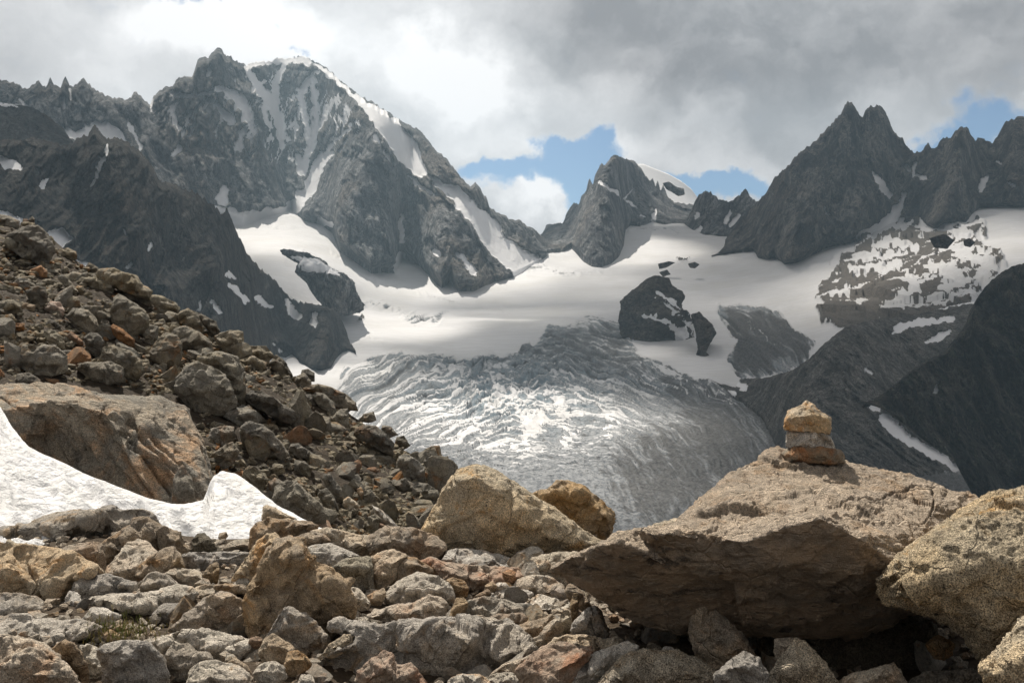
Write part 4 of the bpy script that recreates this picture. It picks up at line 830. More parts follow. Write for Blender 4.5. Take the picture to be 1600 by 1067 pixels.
 (cH, [(252,815),(262,780),(300,743),(352,770),(350,820),(290,865)], 'talus', 'rock', "brown rounded rock just left of the top of the large smooth grey boulder"),
 (cH, [(585,750),(595,725),(630,723),(692,800),(713,875),(680,895),(620,820)], 'talusgrey', 'boulder', 'upright grey slab in the middle of the lower talus'),
 (cH, [(555,850),(570,820),(610,808),(662,870),(684,940),(640,945),(590,900)], 'talusgrey', 'boulder', 'leaning grey slab left of the tan round rock of the lower talus'),
 (cH, [(705,910),(710,880),(740,858),(800,900),(804,935),(740,950)], 'tan', 'rock', 'tan round rock in the lower talus'),
 (cH, [(825,860),(830,830),(870,813),(902,850),(895,910),(840,905)], 'talusgrey', 'rock', 'grey cube rock in the lower talus right of the tan round rock'),
 (cH, [(882,910),(920,928),(1042,1040),(1005,1055),(900,975)], 'white', 'rock', 'thin pale splinter slanting down at the foot of the talus'),
 (cH, [(840,1080),(858,980),(900,958),(932,990),(905,1085)], 'talusgrey', 'rock', 'grey upright block left of the thin pale splinter'),
 (cH, [(-60,600),(0,555),(50,533),(93,590),(60,660),(0,695),(-40,680)], 'talus', 'boulder', 'brown boulder by the upper tip of the snow tongue'),
 (cH, [(1050,775),(1055,755),(1080,748),(1164,840),(1120,845)], 'talusgrey', 'rock', 'long narrow stone left of the grey-brown block'),
 (cH, [(-100,530),(-80,455),(0,438),(60,443),(63,505),(10,555),(-40,555)], 'talus', 'boulder', 'box-shaped boulder above the upper tip of the snow tongue'),
 (cH, [(415,700),(420,640),(480,648),(533,690),(505,740),(440,720)], 'talusgrey', 'rock', 'layered grey rock under the light slab with parallel ridges'),
 (cH, [(272,720),(278,680),(300,660),(350,668),(364,712),(300,742)], 'talus', 'rock', 'flat-topped brown rock above the large smooth grey boulder'),
 (cH, [(187,700),(200,670),(235,658),(278,690),(274,730),(220,715)], 'talusdark', 'rock', 'dark rock left of the flat-topped brown rock'),
 (cH, [(800,860),(790,815),(815,800),(832,830),(828,880),(805,895)], 'ochre', 'rock', 'small orange rock between the tan round rock and the grey cube rock'),
]
for fn, pts, mat, name, label in TL:
    trock('boulder' if name == 'boulder' else ('stone' if name == 'stone' else 'rock'), fn(pts), mat, label)

# smaller individual rocks, and the loose rubble
q = np.random.RandomState(21)
SLAB = [(-20,600),(150,600),(300,640),(340,780),(0,800)]
def talus_pts(n, q):
    out = []
    while len(out) < n:
        x = q.uniform(-30, 740); y = np.interp(x, tcx, tcy)+6+q.uniform(0, 1)*(860-np.interp(x, tcx, tcy))
        if y > 860 or y < np.interp(x, tcx, tcy)+4: continue
        if sdf_poly(np.array([x]), np.array([y]), SLAB)[0] < 3: continue
        if y > 620 + .55*x and x < 420: continue
        out.append((x, y))
    return np.array(out)
tp = talus_pts(215, q); SHT = [s for s in shorts() if (s[2] < 560+.4*s[1] and s[1] < 740)]
TM = [('talus', 'olive-brown', .40), ('talusgrey', 'grey', .30), ('talusdark', 'dark', .15), ('talusrust', 'rusty', .15)]
for x, y in tp:
    D = float(talD(x, y))-.1; c = TM[q.choice(4, p=[t[2] for t in TM])]; s = q.choice([.28, .4, .55, .75], p=[.3, .35, .25, .1])*q.uniform(.8, 1.2)
    up = 'upper' if y < 520 else 'lower'
    P = W3(x, y, D)
    o = place(stone_mesh(q.randint(12), c[0]), 'rock', (P[0], P[1], P[2]-.1*s-.05), s, near_label(x, y, 'smaller %s rock' % c[1], SHT), 'rock', 'smaller rocks on the talus slope', q)
for (mt, n, sd, smin, smax) in (('talus', 8500, 1, .045, .24), ('talusrust', 2200, 2, .04, .16), ('talusgrey', 5000, 3, .04, .2)):
    t = talus_pts(n, np.random.RandomState(sd)); D = talD(t[:, 0], t[:, 1])-.08; P = W3(t[:, 0], t[:, 1], D)
    qq = np.random.RandomState(sd); sz = smin+(smax-smin)*qq.uniform(0, 1, n)**2
    sc_ = D/20
    o = scatter_mesh('rubble', P-[0, 0, .05], sz*sc_, M[mt], 20+sd); tag(o, 'loose rubble of small stones covering the talus slope', kind='stuff')

# the ledge of layered bedrock between the snow and the talus
rock('rock_ledge', [(-60,608,2.2),(0,604,2.2),(75,601,2.4),(115,606,2.4),(150,618,2.2),(200,622,2.6),(250,622,2.8),(290,640,2.6),(305,672,2.2),(320,712,1.6),(335,765,1.2),(334,800,1.0),(300,830,.8),(200,830,.5),(100,770,.6),(40,700,.8),(-60,660,1.)], 15.6, 'ledge',
     'big layered bedrock ledge stained orange, rising from the upper edge of the white snow patch', 'rock ledge', None,
     front=[(0,640,.9),(60,628,.7),(120,632,.5),(165,645,.5),(190,690,.45),(215,740,.4),(245,785,.3),(80,680,1.1),(130,730,.9),(180,770,.5),(230,660,1.2),(260,720,.75),(280,770,.5),(300,740,1.0),(220,640,1.8),(280,670,1.6),(60,612,1.6)],
     thick=2.5, res=2.4, soft=2, rough=.5, chip=.5, layers=(-2.25, 9, .035),
     cracks=[([(150,650),(190,710),(240,782)], 2.5, .12), ([(165,640),(215,690),(270,775)], 2.5, .14), ([(205,660),(260,720),(310,775)], 2.5, .16), ([(240,680),(290,735),(322,775)], 2.5, .12), ([(110,680),(160,735),(190,760)], 2, .06), ([(0,618),(30,640),(48,650)], 2, .08)])
rock('rock', [(268,790),(272,745),(285,725),(300,745),(305,785),(295,800)], 14.6, 'talus', "small dark rock spur in the snow hollow at the ledge's right end", 'rock', None)

# snow patch
SCX = [(-140,560),(-60,590),(0,634),(20,668),(45,697),(100,722),(160,750),(200,766),(230,776),(270,787),(300,785),(318,780),(322,770),(328,752),(336,740),(348,734),(368,738),(396,758),(430,785),(500,824),(560,843),(640,858)]
scx = np.array([p[0] for p in SCX], float); scy = np.array([p[1] for p in SCX], float)
def snD(x, y):   # plane through three measured points
    A = np.array([[1, 0, 640], [1, 420, 780], [1, 300, 850]]); b = 1/np.array([15.6, 14.6, 10.6]); c = np.linalg.solve(A, b)
    return 1/(c[0]+c[1]*np.asarray(x, float)+c[2]*np.asarray(y, float))
xs = np.arange(-140, 640, 2.2); v = np.concatenate([[-2, -1, -.5], np.linspace(0, 1, 150)])
X = np.repeat(xs, len(v)); vv = np.tile(v, len(xs)); cy = np.interp(X, scx, scy); Yp = cy+np.maximum(vv, 0)*(960-cy); D = snD(X, Yp)
P = W3(X, Yp, D)
Q = P*np.array([2.3, 1.6, 1]); Q[:, 0] += .9*P[:, 1]
cup = -np.abs(pn(Q*.9, 5))*.36-np.abs(pn(Q*2.3, 6))*.10+.10*pn(P*.35, 9)
fade = sstep(0, .06, vv)
P[:, 2] += (cup+.08)*(fade*.9+.1)
bk = np.maximum(-vv, 0); P[:, 1] += bk*.25; P[:, 2] -= bk**.8*.9
o = build('snow_patch', P, grid_faces(len(xs), len(v)), M['snow']); tag(o, 'bright white patch of old snow with shallow sun cups', kind='structure')
# ================================================================ glacier basin
GT = [(300,7000),(330,6200),(350,5700),(380,5000),(410,4500),(440,4000),(470,3600),(500,3200),(540,2800),(600,2350),(660,1950),(720,1650),(780,1430),(850,1250),(1000,1000)]
gty = np.array([g[0] for g in GT], float); gtd = np.array([g[1] for g in GT], float)
def glD(x, y):
    x = np.asarray(x, float); y = np.asarray(y, float)
    D = np.exp(np.interp(y, gty, np.log(gtd)))
    up = sstep(560, 400, y)
    f = 1-.22*sstep(680, 420, x)*up-.36*sstep(1050, 1620, x)*sstep(640, 420, y)
    return D*f
def widen(items): return [(i[0], [(a, b, c*1.1+3.6) for a, b, c in i[1]]) + tuple(i[2:]) if i[0] == 's' else i for i in items]
def mask(x, y, items, soft=3, seed=0, wob=4., freq=.05):
    """items: ('p', poly, strength) or ('s', [(x,y,w)...], strength); edge wobbled by noise; returns 0..1 with .5 at the edge"""
    Pn = np.stack([x*freq, y*freq, x*0], 1); wx = wob*fbm(Pn, 4, seed+1, .6); wy = wob*fbm(Pn, 4, seed+2, .6)
    out = np.zeros(len(x)); X, Y = x+wx, y+wy
    for it in items:
        pts = it[1]; xs_ = [p[0] for p in pts]; ys_ = [p[1] for p in pts]; pad = 30
        m = (X > min(xs_)-pad) & (X < max(xs_)+pad) & (Y > min(ys_)-pad) & (Y < max(ys_)+pad)
        if not m.any(): continue
        sf = it[3] if len(it) > 3 else soft
        d = sdf_poly(X[m], Y[m], pts) if it[0] == 'p' else seg_dist(X[m], Y[m], pts, [p[2] for p in pts])
        out[m] = np.maximum(out[m], it[2]*sstep(sf, -sf, d))
    return out
OUT6 = [(1278,478),(1284,455),(1295,430),(1312,403),(1335,388),(1362,376),(1385,368),(1410,362),(1432,353),(1460,356),(1490,362),(1520,376),(1548,386),(1562,404),(1556,420),(1540,440),(1522,468),(1505,498),(1440,515),(1360,520),(1320,515),(1300,505),(1285,492)]
SN6 = [('s', [(1320,412,3),(1350,405,8),(1385,400,10),(1410,396,4)], 1), ('s', [(1325,425,3),(1360,420,9),(1400,415,10)], 1), ('s', [(1370,388,4),(1400,382,8),(1430,386,10)], 1), ('s', [(1440,360,4),(1470,356,8),(1510,368,10)], 1), ('s', [(1420,428,6),(1425,445,14),(1430,455,10),(1400,475,8),(1380,477,5)], 1),
       ('s', [(1455,420,8),(1480,430,14),(1490,440,16),(1520,440,12)], 1), ('s', [(1470,455,8),(1500,450,12),(1540,430,12)], 1), ('s', [(1490,400,6),(1520,408,12),(1550,420,10)], 1), ('s', [(1475,388,3),(1500,392,7),(1530,394,5)], 1), ('s', [(1300,462,8),(1312,458,8),(1332,450,4)], 1), ('s', [(1400,440,4),(1412,443,6)], 1), ('s', [(1445,478,4),(1480,472,6),(1520,465,6)], 1), ('s', [(1385,482,4),(1420,480,8),(1445,474,6)], .9)]
step = 1.5
xs = np.arange(330, 1660, step); ys = np.concatenate([np.arange(300, 470, 1.5), np.arange(470, 850, 1.15), np.arange(850, 1000, 5)])
X, Y = [a.ravel() for a in np.meshgrid(xs, ys, indexing='ij')]
YT = np.array([(330,330),(430,322),(475,330),(520,345),(560,388),(620,400),(690,428),(740,430),(800,420),(856,380),(900,380),(940,398),(970,365),(1000,342),(1040,337),(1095,338),(1120,362),(1180,372),(1260,392),(1330,368),(1370,350),(1460,345),(1530,318),(1660,310)], float)
Y = np.maximum(Y, np.interp(X, YT[:, 0], YT[:, 1]))
D = glD(X, Y); P = W3(X, Y, D)
ICE = [('p', [(1205,660),(1240,700),(1660,760),(1660,1000),(1150,1000)], 1, 10), ('p', [(540,575),(590,556),(640,548),(700,553),(760,557),(800,552),(830,535),(858,512),(900,500),(950,496),(975,500),(985,535),(1005,558),(1060,578),(1130,598),(1170,628),(1215,670),(1240,740),(1300,900),(1100,1100),(640,1100),(560,720),(500,640)], 1, 9),
       ('s', [(560,470,2),(600,478,10),(640,492,16),(680,498,10),(700,490,3)], .75, 9), ('s', [(640,455,2),(700,470,7),(720,478,2)], .6, 6),
       ('p', [(1120,480),(1150,474),(1190,478),(1230,500),(1270,535),(1275,550),(1240,575),(1200,588),(1150,588),(1140,560),(1150,530),(1130,505)], 1, 5),
       ('s', [(520,585,3),(580,572,6),(640,560,10)], .6, 6), ('s', [(560,610,2),(620,600,12)], .6, 8),
       ('s', [(990,420,3),(1050,415,6),(1080,405,2)], .55, 6), ('s', [(960,435,2),(1000,428,4)], .5, 5), ('s', [(1210,485,1),(1250,475,3)], .5, 5),
       ('s', [(380,345,3),(430,352,8),(460,356,3)], .5, 5), ('s', [(440,398,2),(470,395,6),(500,410,4)], .55, 5), ('s', [(790,395,5),(830,415,14),(880,425,12),(960,428,4)], .6, 10),
       ('s', [(985,362,1),(1005,357,2.5),(1030,359,2),(1060,365,3)], .8, 3), ('s', [(520,392,1),(560,418,2)], .5, 4), ('s', [(700,462,1),(760,470,3),(800,482,1)], .55, 5), ('s', [(560,520,1),(600,540,3),(640,548,2)], .6, 5), ('s', [(1090,470,1),(1120,462,3)], .5, 4), ('s', [(1300,395,1),(1340,378,6)], .45, 6), ('s', [(820,470,1),(900,478,2),(940,470,1)], .4, 4), ('s', [(600,430,2),(622,424,6),(628,445,3)], .55, 6), ('s', [(430,455,3),(450,465,8),(480,480,8),(500,490,3)], .55, 5)]
ice = mask(X, Y, ICE, 8, 3, 9, .03)
r = np.hypot((X-830), (Y-1010)*1.05); th = np.arctan2(X-830, 1010-Y)
wr = r + 14*fbm(np.stack([X*.012, Y*.02, X*0], 1), 3, 31)
fallzone = sstep(720, 640, Y+.25*np.abs(X-800)) * sstep(.3, .7, ice)
blockzone = np.exp(-(((X-770)/130)**2+((Y-600)/60)**2)); blk = blockzone
lowz = ice*sstep(880, 700, Y)*(1-fallzone)
# transverse crevasses: long across, short along the flow
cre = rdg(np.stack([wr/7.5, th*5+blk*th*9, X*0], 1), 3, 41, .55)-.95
ser = chips(np.stack([wr/10., th*30, X*0], 1)+.3*np.stack([fbm(np.stack([X*.05, Y*.05, X*0], 1), 2, 5)]*3, 1), 51)
blockzone = np.exp(-(((X-770)/130)**2+((Y-600)/60)**2))
lon = fbm(np.stack([(X-40*np.sin(Y*.01))*.06-(Y-640)*.028, Y*.006, X*0], 1), 4, 61, .6)     # flow stripes on the tongue
hgt = fallzone*(8.5*cre + 13*ser*(.10+blockzone))*(D/2300) + lowz*3.5*cre*(D/1800)
hgt += ice*(1-fallzone)*(2.0*rdg(np.stack([wr/6, th*12, X*0], 1), 3, 71)+1*lon)
hgt += (1-ice)*(18*fbm(P*[.0016, .0016, 0], 3, 81)+1.2*fbm(P*[.01, .01, 0], 3, 82))*np.minimum(D/3500, 1)
hgt += 14*fbm(P*[.003, .003, 0], 3, 83)*sstep(.3, .7, ice)
P[:, 2] += hgt
DIRT = [('p', [(1205,660),(1240,700),(1660,760),(1660,1000),(1150,1000)], 1.3, 20), ('p', [(1000,560),(1130,600),(1215,680),(1225,760),(1150,800),(1060,830),(960,800),(940,740),(980,690),(1060,660),(1040,610)], .95, 75),
        ('p', [(860,512),(960,500),(990,555),(1060,590),(960,600),(880,580),(800,570),(700,570),(640,560),(760,560)], .62, 20),
        ('p', [(590,570),(690,560),(700,620),(650,660),(600,640),(570,600)], .45, 20), ('p', [(1130,478),(1240,500),(1275,550),(1150,590)], .95, 8),
        ('s', [(930,640,8),(900,700,14),(930,770,20),(1000,830,26)], .5, 22), ('s', [(840,650,4),(860,740,8),(900,800,10)], .35, 12), ('s', [(1130,600,8),(1170,630,12),(1200,670,16),(1215,740,20)], 1.2, 12),
        ('p', [(560,700),(760,760),(900,900),(600,900)], .35, 30), ('s', [(780,395,5),(830,415,14),(880,425,12),(960,428,4)], .75, 10), ('s', [(600,478,10),(680,498,12)], .5, 10)]
dirt_shade = mask(X, Y, DIRT, 10, 13, 10, .03)
fine = fbm(np.stack([wr/3.4, th*16, X*0], 1), 3, 45, .7)
dirt_shade = dirt_shade + .55*fine*ice + .45*lon*sstep(610, 700, Y)*ice + .75*sstep(.0, -.45, cre)*(fallzone+.6*lowz)*ice - .05  # crevasse shade painted in as dark lines, on top of surface debris
SNOWON = [('s', [(800,600,3),(815,640,16),(830,665,26),(820,690,8)], 1, 6), ('s', [(700,690,3),(760,695,14),(810,705,8)], 1, 6), ('s', [(860,620,2),(890,650,10),(880,690,3)], .9, 5),
          ('s', [(930,640,2),(960,660,10),(940,680,3)], .9, 5), ('s', [(1000,560,2),(1050,590,10),(1080,610,5)], 1, 4), ('s', [(1000,595,2),(1040,608,5),(1070,612,2)], .9, 4), ('s', [(1090,600,2),(1130,618,5),(1150,630,2)], 1, 4),
          ('s', [(1160,620,2),(1180,637,4)], 1, 3), ('s', [(620,640,2),(660,632,8),(700,640,2)], .8, 5), ('s', [(1175,505,1),(1190,530,3),(1210,540,1)], 1, 2), ('s', [(1060,570,3),(1090,590,5)], 1, 3)]
so = mask(X, Y, SNOWON, 5, 23, 14, .06)
cen = np.exp(-(((X-800)/190)**2+((Y-655)/75)**2))
so = np.maximum(so*.6, .5*sstep(.40, .7, fbm(np.stack([th*13, wr*.24, X*0], 1), 4, 93, .62)+.42*cen)*sstep(.25, .6, cen))
dirt_shade = dirt_shade + .9*sstep(.42, .62, fbm(np.stack([X*.35, Y*.5, X*0], 1), 2, 94))*ice*sstep(600, 680, Y) - .25*cen
ice2 = np.clip(ice*(1-so)-(.5+.12*cen+.12*sstep(760, 620, X))*sstep(.14, .42, cre)*(fallzone+.9*lowz)*(1-.6*sstep(.3, .9, dirt_shade)), 0, 1)
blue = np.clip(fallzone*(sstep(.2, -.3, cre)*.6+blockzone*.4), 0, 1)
st6 = fbm(np.stack([X*.028, Y*.13+X*.045, X*0], 1), 4, 77, .6)
ro = mask(X, Y, [('p', OUT6, 1, 10), ('p', [(1410,345),(1480,340),(1540,352),(1535,372),(1440,368)], .9, 8), ('s', [(1500,385,14),(1545,395,18),(1570,412,8)], .8, 8), ('s', [(1080,402,3),(1062,410,6)], .8, 3), ('s', [(560,470,6),(572,478,6)], .8, 4), ('s', [(556,500,4),(566,492,6)], .8, 4), ('s', [(1150,392,2),(1160,398,3)], .7, 3)], 8, 70, 16, .035)
sn6 = np.maximum(mask(X, Y, widen(SN6), 4, 71, 10, .07), sstep(.2, .36, st6+.35*sstep(1400, 1540, X)-.3*sstep(450, 500, Y)-.12))
hr = sstep(.2, .8, ro); Pm = P/np.array([95., 330., 95.])
P[:, 2] += hr*(8+17*chips(Pm*[1, 1, 0]+.15*np.stack([fbm(Pm*[1, 1, 0], 3, 75)]*3, 1), 74)+8*chips(Pm*[3, 2, 0], 76))
rock6 = ro*(1-sn6); ice2 = ice2*(1-hr)
i_ = np.arange(len(xs)); ny = len(ys)
o = build('glacier', P, grid_faces(len(xs), ny), M['glacier'], {'ice': ice2, 'dirt_shade': np.clip(dirt_shade, 0, 1), 'blue': blue, 'rock': rock6}); tag(o, 'cracked grey glacier tongue flowing down from a white snow basin', kind='structure')

# ================================================================ rock walls
def ip(pts, x):
    a = np.array(pts, float); return np.interp(x, a[:, 0], a[:, 1])
def panel(name, crest, base, mat, Dbase=None, back=500., seed=1, relief=60., rib=180., jag=2.5, snow=(), step=1.8, rows=None, ridges=(), slant=.25, p=1.0, label=None, fleck=0.0, skirt=18, detail=1.0, bks=1.0, dust=None):
    x0, x1 = crest[0][0], crest[-1][0]; xs = np.arange(x0, x1+.1, step)
    cy = ip(crest, xs); by = np.maximum(ip(base, xs), cy+2)
    ph = np.stack([xs*.10, xs*0+seed, xs*0], 1); cy = cy-jag*np.maximum(rdg(ph, 4, seed, .6)-.8, -.6)*1.3
    n = rows or int(max(by-cy)/step); vv = np.concatenate([[-4, -2.5, -1.5, -.7], np.linspace(0, 1, n), [1.0+1/n*k for k in (2, 4)]]); m = len(vv)
    X = np.repeat(xs, m); v = np.tile(vv, len(xs)); C = np.repeat(cy, m); B = np.repeat(by, m)
    vc = np.clip(v, 0, 1); Y = C+(B-C)*vc + np.maximum(v-1, 0)*n*skirt/4
    Db = (Dbase(X, B) if Dbase else glD(X, B)); Dc = Db+(back(X) if callable(back) else back)
    def sm_(a, k):
        kk = np.exp(-.5*(np.arange(-3*k, 3*k+1)/k)**2); kk /= kk.sum(); return np.convolve(np.pad(a, 3*k, mode='edge'), kk, 'valid')
    Cs = np.repeat(sm_(cy, 9), m); Bs = np.repeat(sm_(by, 7), m); DbS = (Dbase(X, Bs) if Dbase else glD(X, Bs)); bkv = Dc-Db
    ve = np.clip((Y-Cs)/np.maximum(Bs-Cs, 3), -.12, 1.05); Dn = DbS+bkv*(1-np.sign(ve)*np.abs(ve)**p)
    D = Dn+(Dc+(Db-Dc)*vc**p-Dn)*sstep(.86, 1, vc) - np.maximum(v-1, 0)*n*back_skirt(Db)
    Dm = np.median(Db); q = np.stack([(X-800)/F*Dm, (533-Y)/F*Dm, X*0], 1)
    s = q[:, 0]+slant*q[:, 1]
    w = np.stack([s/rib+.35*fbm(q/rib/1.2, 3, seed+4), q[:, 1]/(rib*3.2), X*0+seed], 1)
    rel = relief*(rdg(w, 5, seed+6, .55)-.7)
    rel += relief*.45*chips(np.stack([s/rib*2.2, q[:, 1]/rib*1.1, X*0], 1)+.12*np.stack([fbm(q/rib, 3, seed+8)]*3, 1), seed+9)*detail
    rel += relief*.28*chips(np.stack([s/rib*6, q[:, 1]/rib*3.5, X*0], 1)+.12*np.stack([fbm(q/rib*3, 3, seed+18)]*3, 1), seed+19)*detail
    rel += relief*.16*chips(np.stack([s/rib*14, q[:, 1]/rib*9, X*0], 1)+.12*np.stack([fbm(q/rib*6, 3, seed+28)]*3, 1), seed+29)*detail + relief*.10*fbm(np.stack([s/rib*5, q[:, 1]/rib*5, X*0], 1), 5, seed+27, .65)
    rgd = np.zeros(len(X))
    for rg in ridges:
        pl, amp, wd = rg; d = seg_dist(X, Y, pl); rgd += amp/(1+(d/wd)**2*1.6)
    taper = sstep(0, .04, vc)*.75+.25; taper = taper*(sstep(1.02, .93, vc)*.8+.2)
    sm = mask(X, Y, widen(snow), 2.6, seed+30, 5, .07) if len(snow) else np.zeros(len(X))
    if dust:
        dm = sstep(6, -25, sdf_poly(X, Y, dust[0]))*dust[1]; wv = .5*fbm(np.stack([X/30, Y/30, X*0], 1), 3, seed+61)
        st = rdg(np.stack([(X+.25*Y)/13+wv, Y/55, X*0], 1), 4, seed+60, .6)
        sm = np.maximum(sm, dm*sstep(1.48, 1.66, st)*.85)
    D = D-rel*taper*(1-.93*sm)-rgd*taper
    D = D + 0
    P = W3(X, Y, D); bk = np.maximum(-v, 0)*bks; P[:, 1] += bk*90*Dm/4000; P[:, 2] -= bk**1.2*70*Dm/4000
    Fc = grid_faces(len(xs), m)
    if fleck:
        T = np.concatenate([Fc[:, :3], Fc[:, [0, 2, 3]]]); N = vnormals(P, T); N *= np.sign((N[:, 1] < 0)-.5)[:, None] 
        fl = sstep(.55, .8, N[:, 2]*.7+.55*fbm(q/rib*1.6, 4, seed+50)+.1)*fleck
        sm = np.maximum(sm, fl*.75)
    o = build(name, P, Fc, M[mat], {'snow': np.clip(sm, 0, 1)}); tag(o, label, kind='structure'); return o
def widen_(items): return [(i[0], [(a, b, c*1.1+3.6) for a, b, c in i[1]]) + tuple(i[2:]) if i[0] == 's' else i for i in items]
def back_skirt(Db): return 6.0
# main peak
C1 = [(-60,128),(0,127),(20,130),(40,140),(50,135),(60,128),(65,133),(72,140),(78,122),(84,135),(95,137),(102,121),(108,137),(118,135),(130,124),(140,133),(148,142),(160,147),(180,155),(200,157),(208,148),(213,145),(225,157),(233,165),(240,153),(247,145),(258,138),(270,137),(275,125),(285,122),(300,122),(305,110),(310,93),(318,90),(325,92),(330,85),(340,77),(348,80),(350,88),(360,88),(370,97),(385,103),(400,99),(420,97),(435,93),(450,92),(465,90),(480,92),(495,100),(515,110),(530,127),(545,137),(560,150),(580,160),(600,172),(620,187),(638,196),(655,203),(665,215),(680,235),(700,252),(715,272),(730,290),(740,292),(742,285),(750,295),(760,310),(765,325),(780,335),(800,345),(815,347),(830,358),(845,368),(856,378)]
B1 = [(-60,380),(200,380),(320,350),(345,345),(380,350),(430,338),(455,325),(475,345),(500,348),(520,360),(530,385),(560,405),(580,420),(600,418),(618,422),(630,400),(650,410),(668,425),(690,445),(705,432),(715,450),(740,450),(760,440),(800,432),(830,415),(856,395)]
S1 = [('p', [(478,92),(515,110),(545,138),(580,163),(600,172),(622,190),(640,208),(652,225),(662,250),(668,275),(655,278),(640,268),(625,252),(608,228),(588,200),(565,168),(540,142),(512,118)], 1),
      ('p', [(668,272),(690,285),(718,292),(738,312),(762,332),(782,352),(790,372),(830,395),(870,410),(860,440),(810,436),(785,412),(762,392),(745,362),(718,330),(700,305),(680,288)], .95),
      ('s', [(384,104,5),(400,99,6),(430,95,6),(470,93,7),(482,96,6)], 1, 2), ('s', [(386,106,6),(398,128,6),(412,145,12),(425,165,14),(434,180,12),(439,205,9),(440,232,5)], 1),
      ('s', [(447,98,4),(438,112,7),(430,135,9),(431,160,8)], 1), ('s', [(341,138,5),(358,145,10),(374,155,14),(384,172,13),(392,195,9),(398,208,3)], 1), ('s', [(340,165,4),(350,178,7),(362,190,8)], .9),
      ('s', [(413,165,4),(418,190,7),(424,198,3)], .9), ('s', [(496,112,3),(482,128,6),(468,148,10),(474,170,8),(479,195,7),(483,218,5)], 1), ('s', [(466,140,6),(470,165,5)], .9), ('s', [(493,125,4),(491,150,7),(492,175,6),(496,195,8),(488,215,7),(484,235,6)], 1),
      ('s', [(528,150,2),(512,175,3),(500,198,4)], .8), ('s', [(545,202,2),(525,218,3),(512,232,4)], .85), ('s', [(517,238,5),(503,250,14),(492,272,16),(486,290,14),(470,310,15),(455,328,18),(430,338,20)], 1), ('s', [(484,235,6),(476,250,10),(470,268,9)], 1), ('s', [(466,245,5),(468,268,6)], 1),
      ('s', [(268,145,3),(285,150,3),(305,150,3),(332,144,4)], .9), ('s', [(329,105,4),(326,118,4)], .9), ('s', [(270,165,3),(272,185,6),(280,200,7)], .7), ('s', [(280,228,5),(270,242,3)], .8), ('s', [(98,152,4),(97,166,6)], .8), ('s', [(108,140,3),(112,155,3)], .6),
      ('p', [(148,188),(172,192),(192,205),(200,225),(195,238),(170,222),(145,212),(118,222),(98,208),(92,196),(118,204)], .8), ('s', [(198,185,2),(206,205,4),(222,232,3)], .8), ('s', [(233,155,4),(239,172,4)], .9), ('s', [(0,162,3),(30,165,3)], 1), ('s', [(30,155,2),(40,165,4)], .6),
      ('s', [(350,298,12),(348,312,16)], .95, 6), ('s', [(335,330,14),(380,345,22),(440,335,20)], 1), ('s', [(627,338,3),(628,375,4)], .9), ('s', [(628,398,6),(624,422,16)], 1), ('s', [(680,393,5),(683,396,5)], 1), ('s', [(714,396,3),(728,408,5),(740,425,8)], .9),
      ('s', [(585,212,3),(590,222,4)], .8), ('s', [(600,235,3),(612,255,4)], .7), ('s', [(640,275,3),(658,292,3),(680,305,2)], .7), ('s', [(500,345,6),(520,352,4)], .9), ('s', [(545,385,2),(552,378,2)], .6), ('s', [(565,235,1),(558,248,2)], .6), ('s', [(452,230,1),(450,245,3)], .6), ('s', [(400,300,2),(402,315,3)], .5)]
panel('mountain', C1, B1, 'wall', back=lambda x: 900-350*sstep(620, 850, x)+200*sstep(300, 0, x), Dbase=lambda x, y: glD(np.maximum(x, 420), y)*(1-.10*sstep(420, 100, x)), seed=3, relief=95, rib=300, jag=2.6, snow=S1, fleck=.55,
      ridges=[([(520,115),(560,170),(590,200),(575,260),(540,320),(520,350)], 260, 60), ([(590,200),(620,280),(600,410)], 200, 55), ([(640,230),(680,330),(700,430)], 170, 45), ([(480,100),(495,150),(498,230),(480,300)], -120, 22), ([(430,100),(438,200),(440,240)], -70, 18), ([(628,330),(628,420)], -110, 14), ([(330,90),(320,200),(330,320)], 120, 50), ([(200,160),(220,250)], 90, 40)],
      dust=([(230,150),(330,120),(400,100),(480,95),(530,130),(590,200),(560,260),(500,260),(420,270),(330,240),(250,220)], 1), label='main snow-streaked granite peak with a white snow cap')
# thin sunlit ridge to the gap right of the main peak is part of its crest; centre peak
C3 = [(838,375),(850,362),(855,350),(865,352),(880,350),(885,335),(892,325),(897,318),(903,320),(908,308),(912,305),(916,300),(918,290),(922,278),(926,290),(930,276),(933,268),(938,258),(950,255),(955,246),(962,244),(975,250),(990,252),(1000,262),(1008,275),(1015,283),(1020,279),(1024,292),(1028,284),(1032,300),(1036,292),(1040,300),(1044,312),(1060,318),(1085,322),(1095,327)]
B3 = [(838,390),(850,392),(880,390),(892,382),(905,395),(912,405),(925,412),(940,414),(955,408),(968,395),(975,380),(977,360),(985,352),(1000,354),(1020,346),(1040,350),(1060,348),(1080,350),(1095,345)]
S3 = [('s', [(938,284,2),(955,297,2),(965,302,2)], .8), ('s', [(985,298,1),(977,310,2),(990,322,2)], .7), ('s', [(1025,328,2),(1022,345,4)], .9), ('s', [(1000,335,2),(1006,338,3)], .7), ('s', [(985,318,2),(995,326,2)], .6)]
panel('mountain', C3, B3, 'wall', back=850, seed=8, relief=60, rib=220, jag=2.5, snow=S3, step=1.5, fleck=.2, ridges=[([(955,335),(940,380),(935,414)], 35, 30), ([(955,246),(940,300),(900,380)], 120, 30), ([(1000,262),(1010,340)], 80, 25)], label='pointed granite peak in the centre at the head of the glacier')
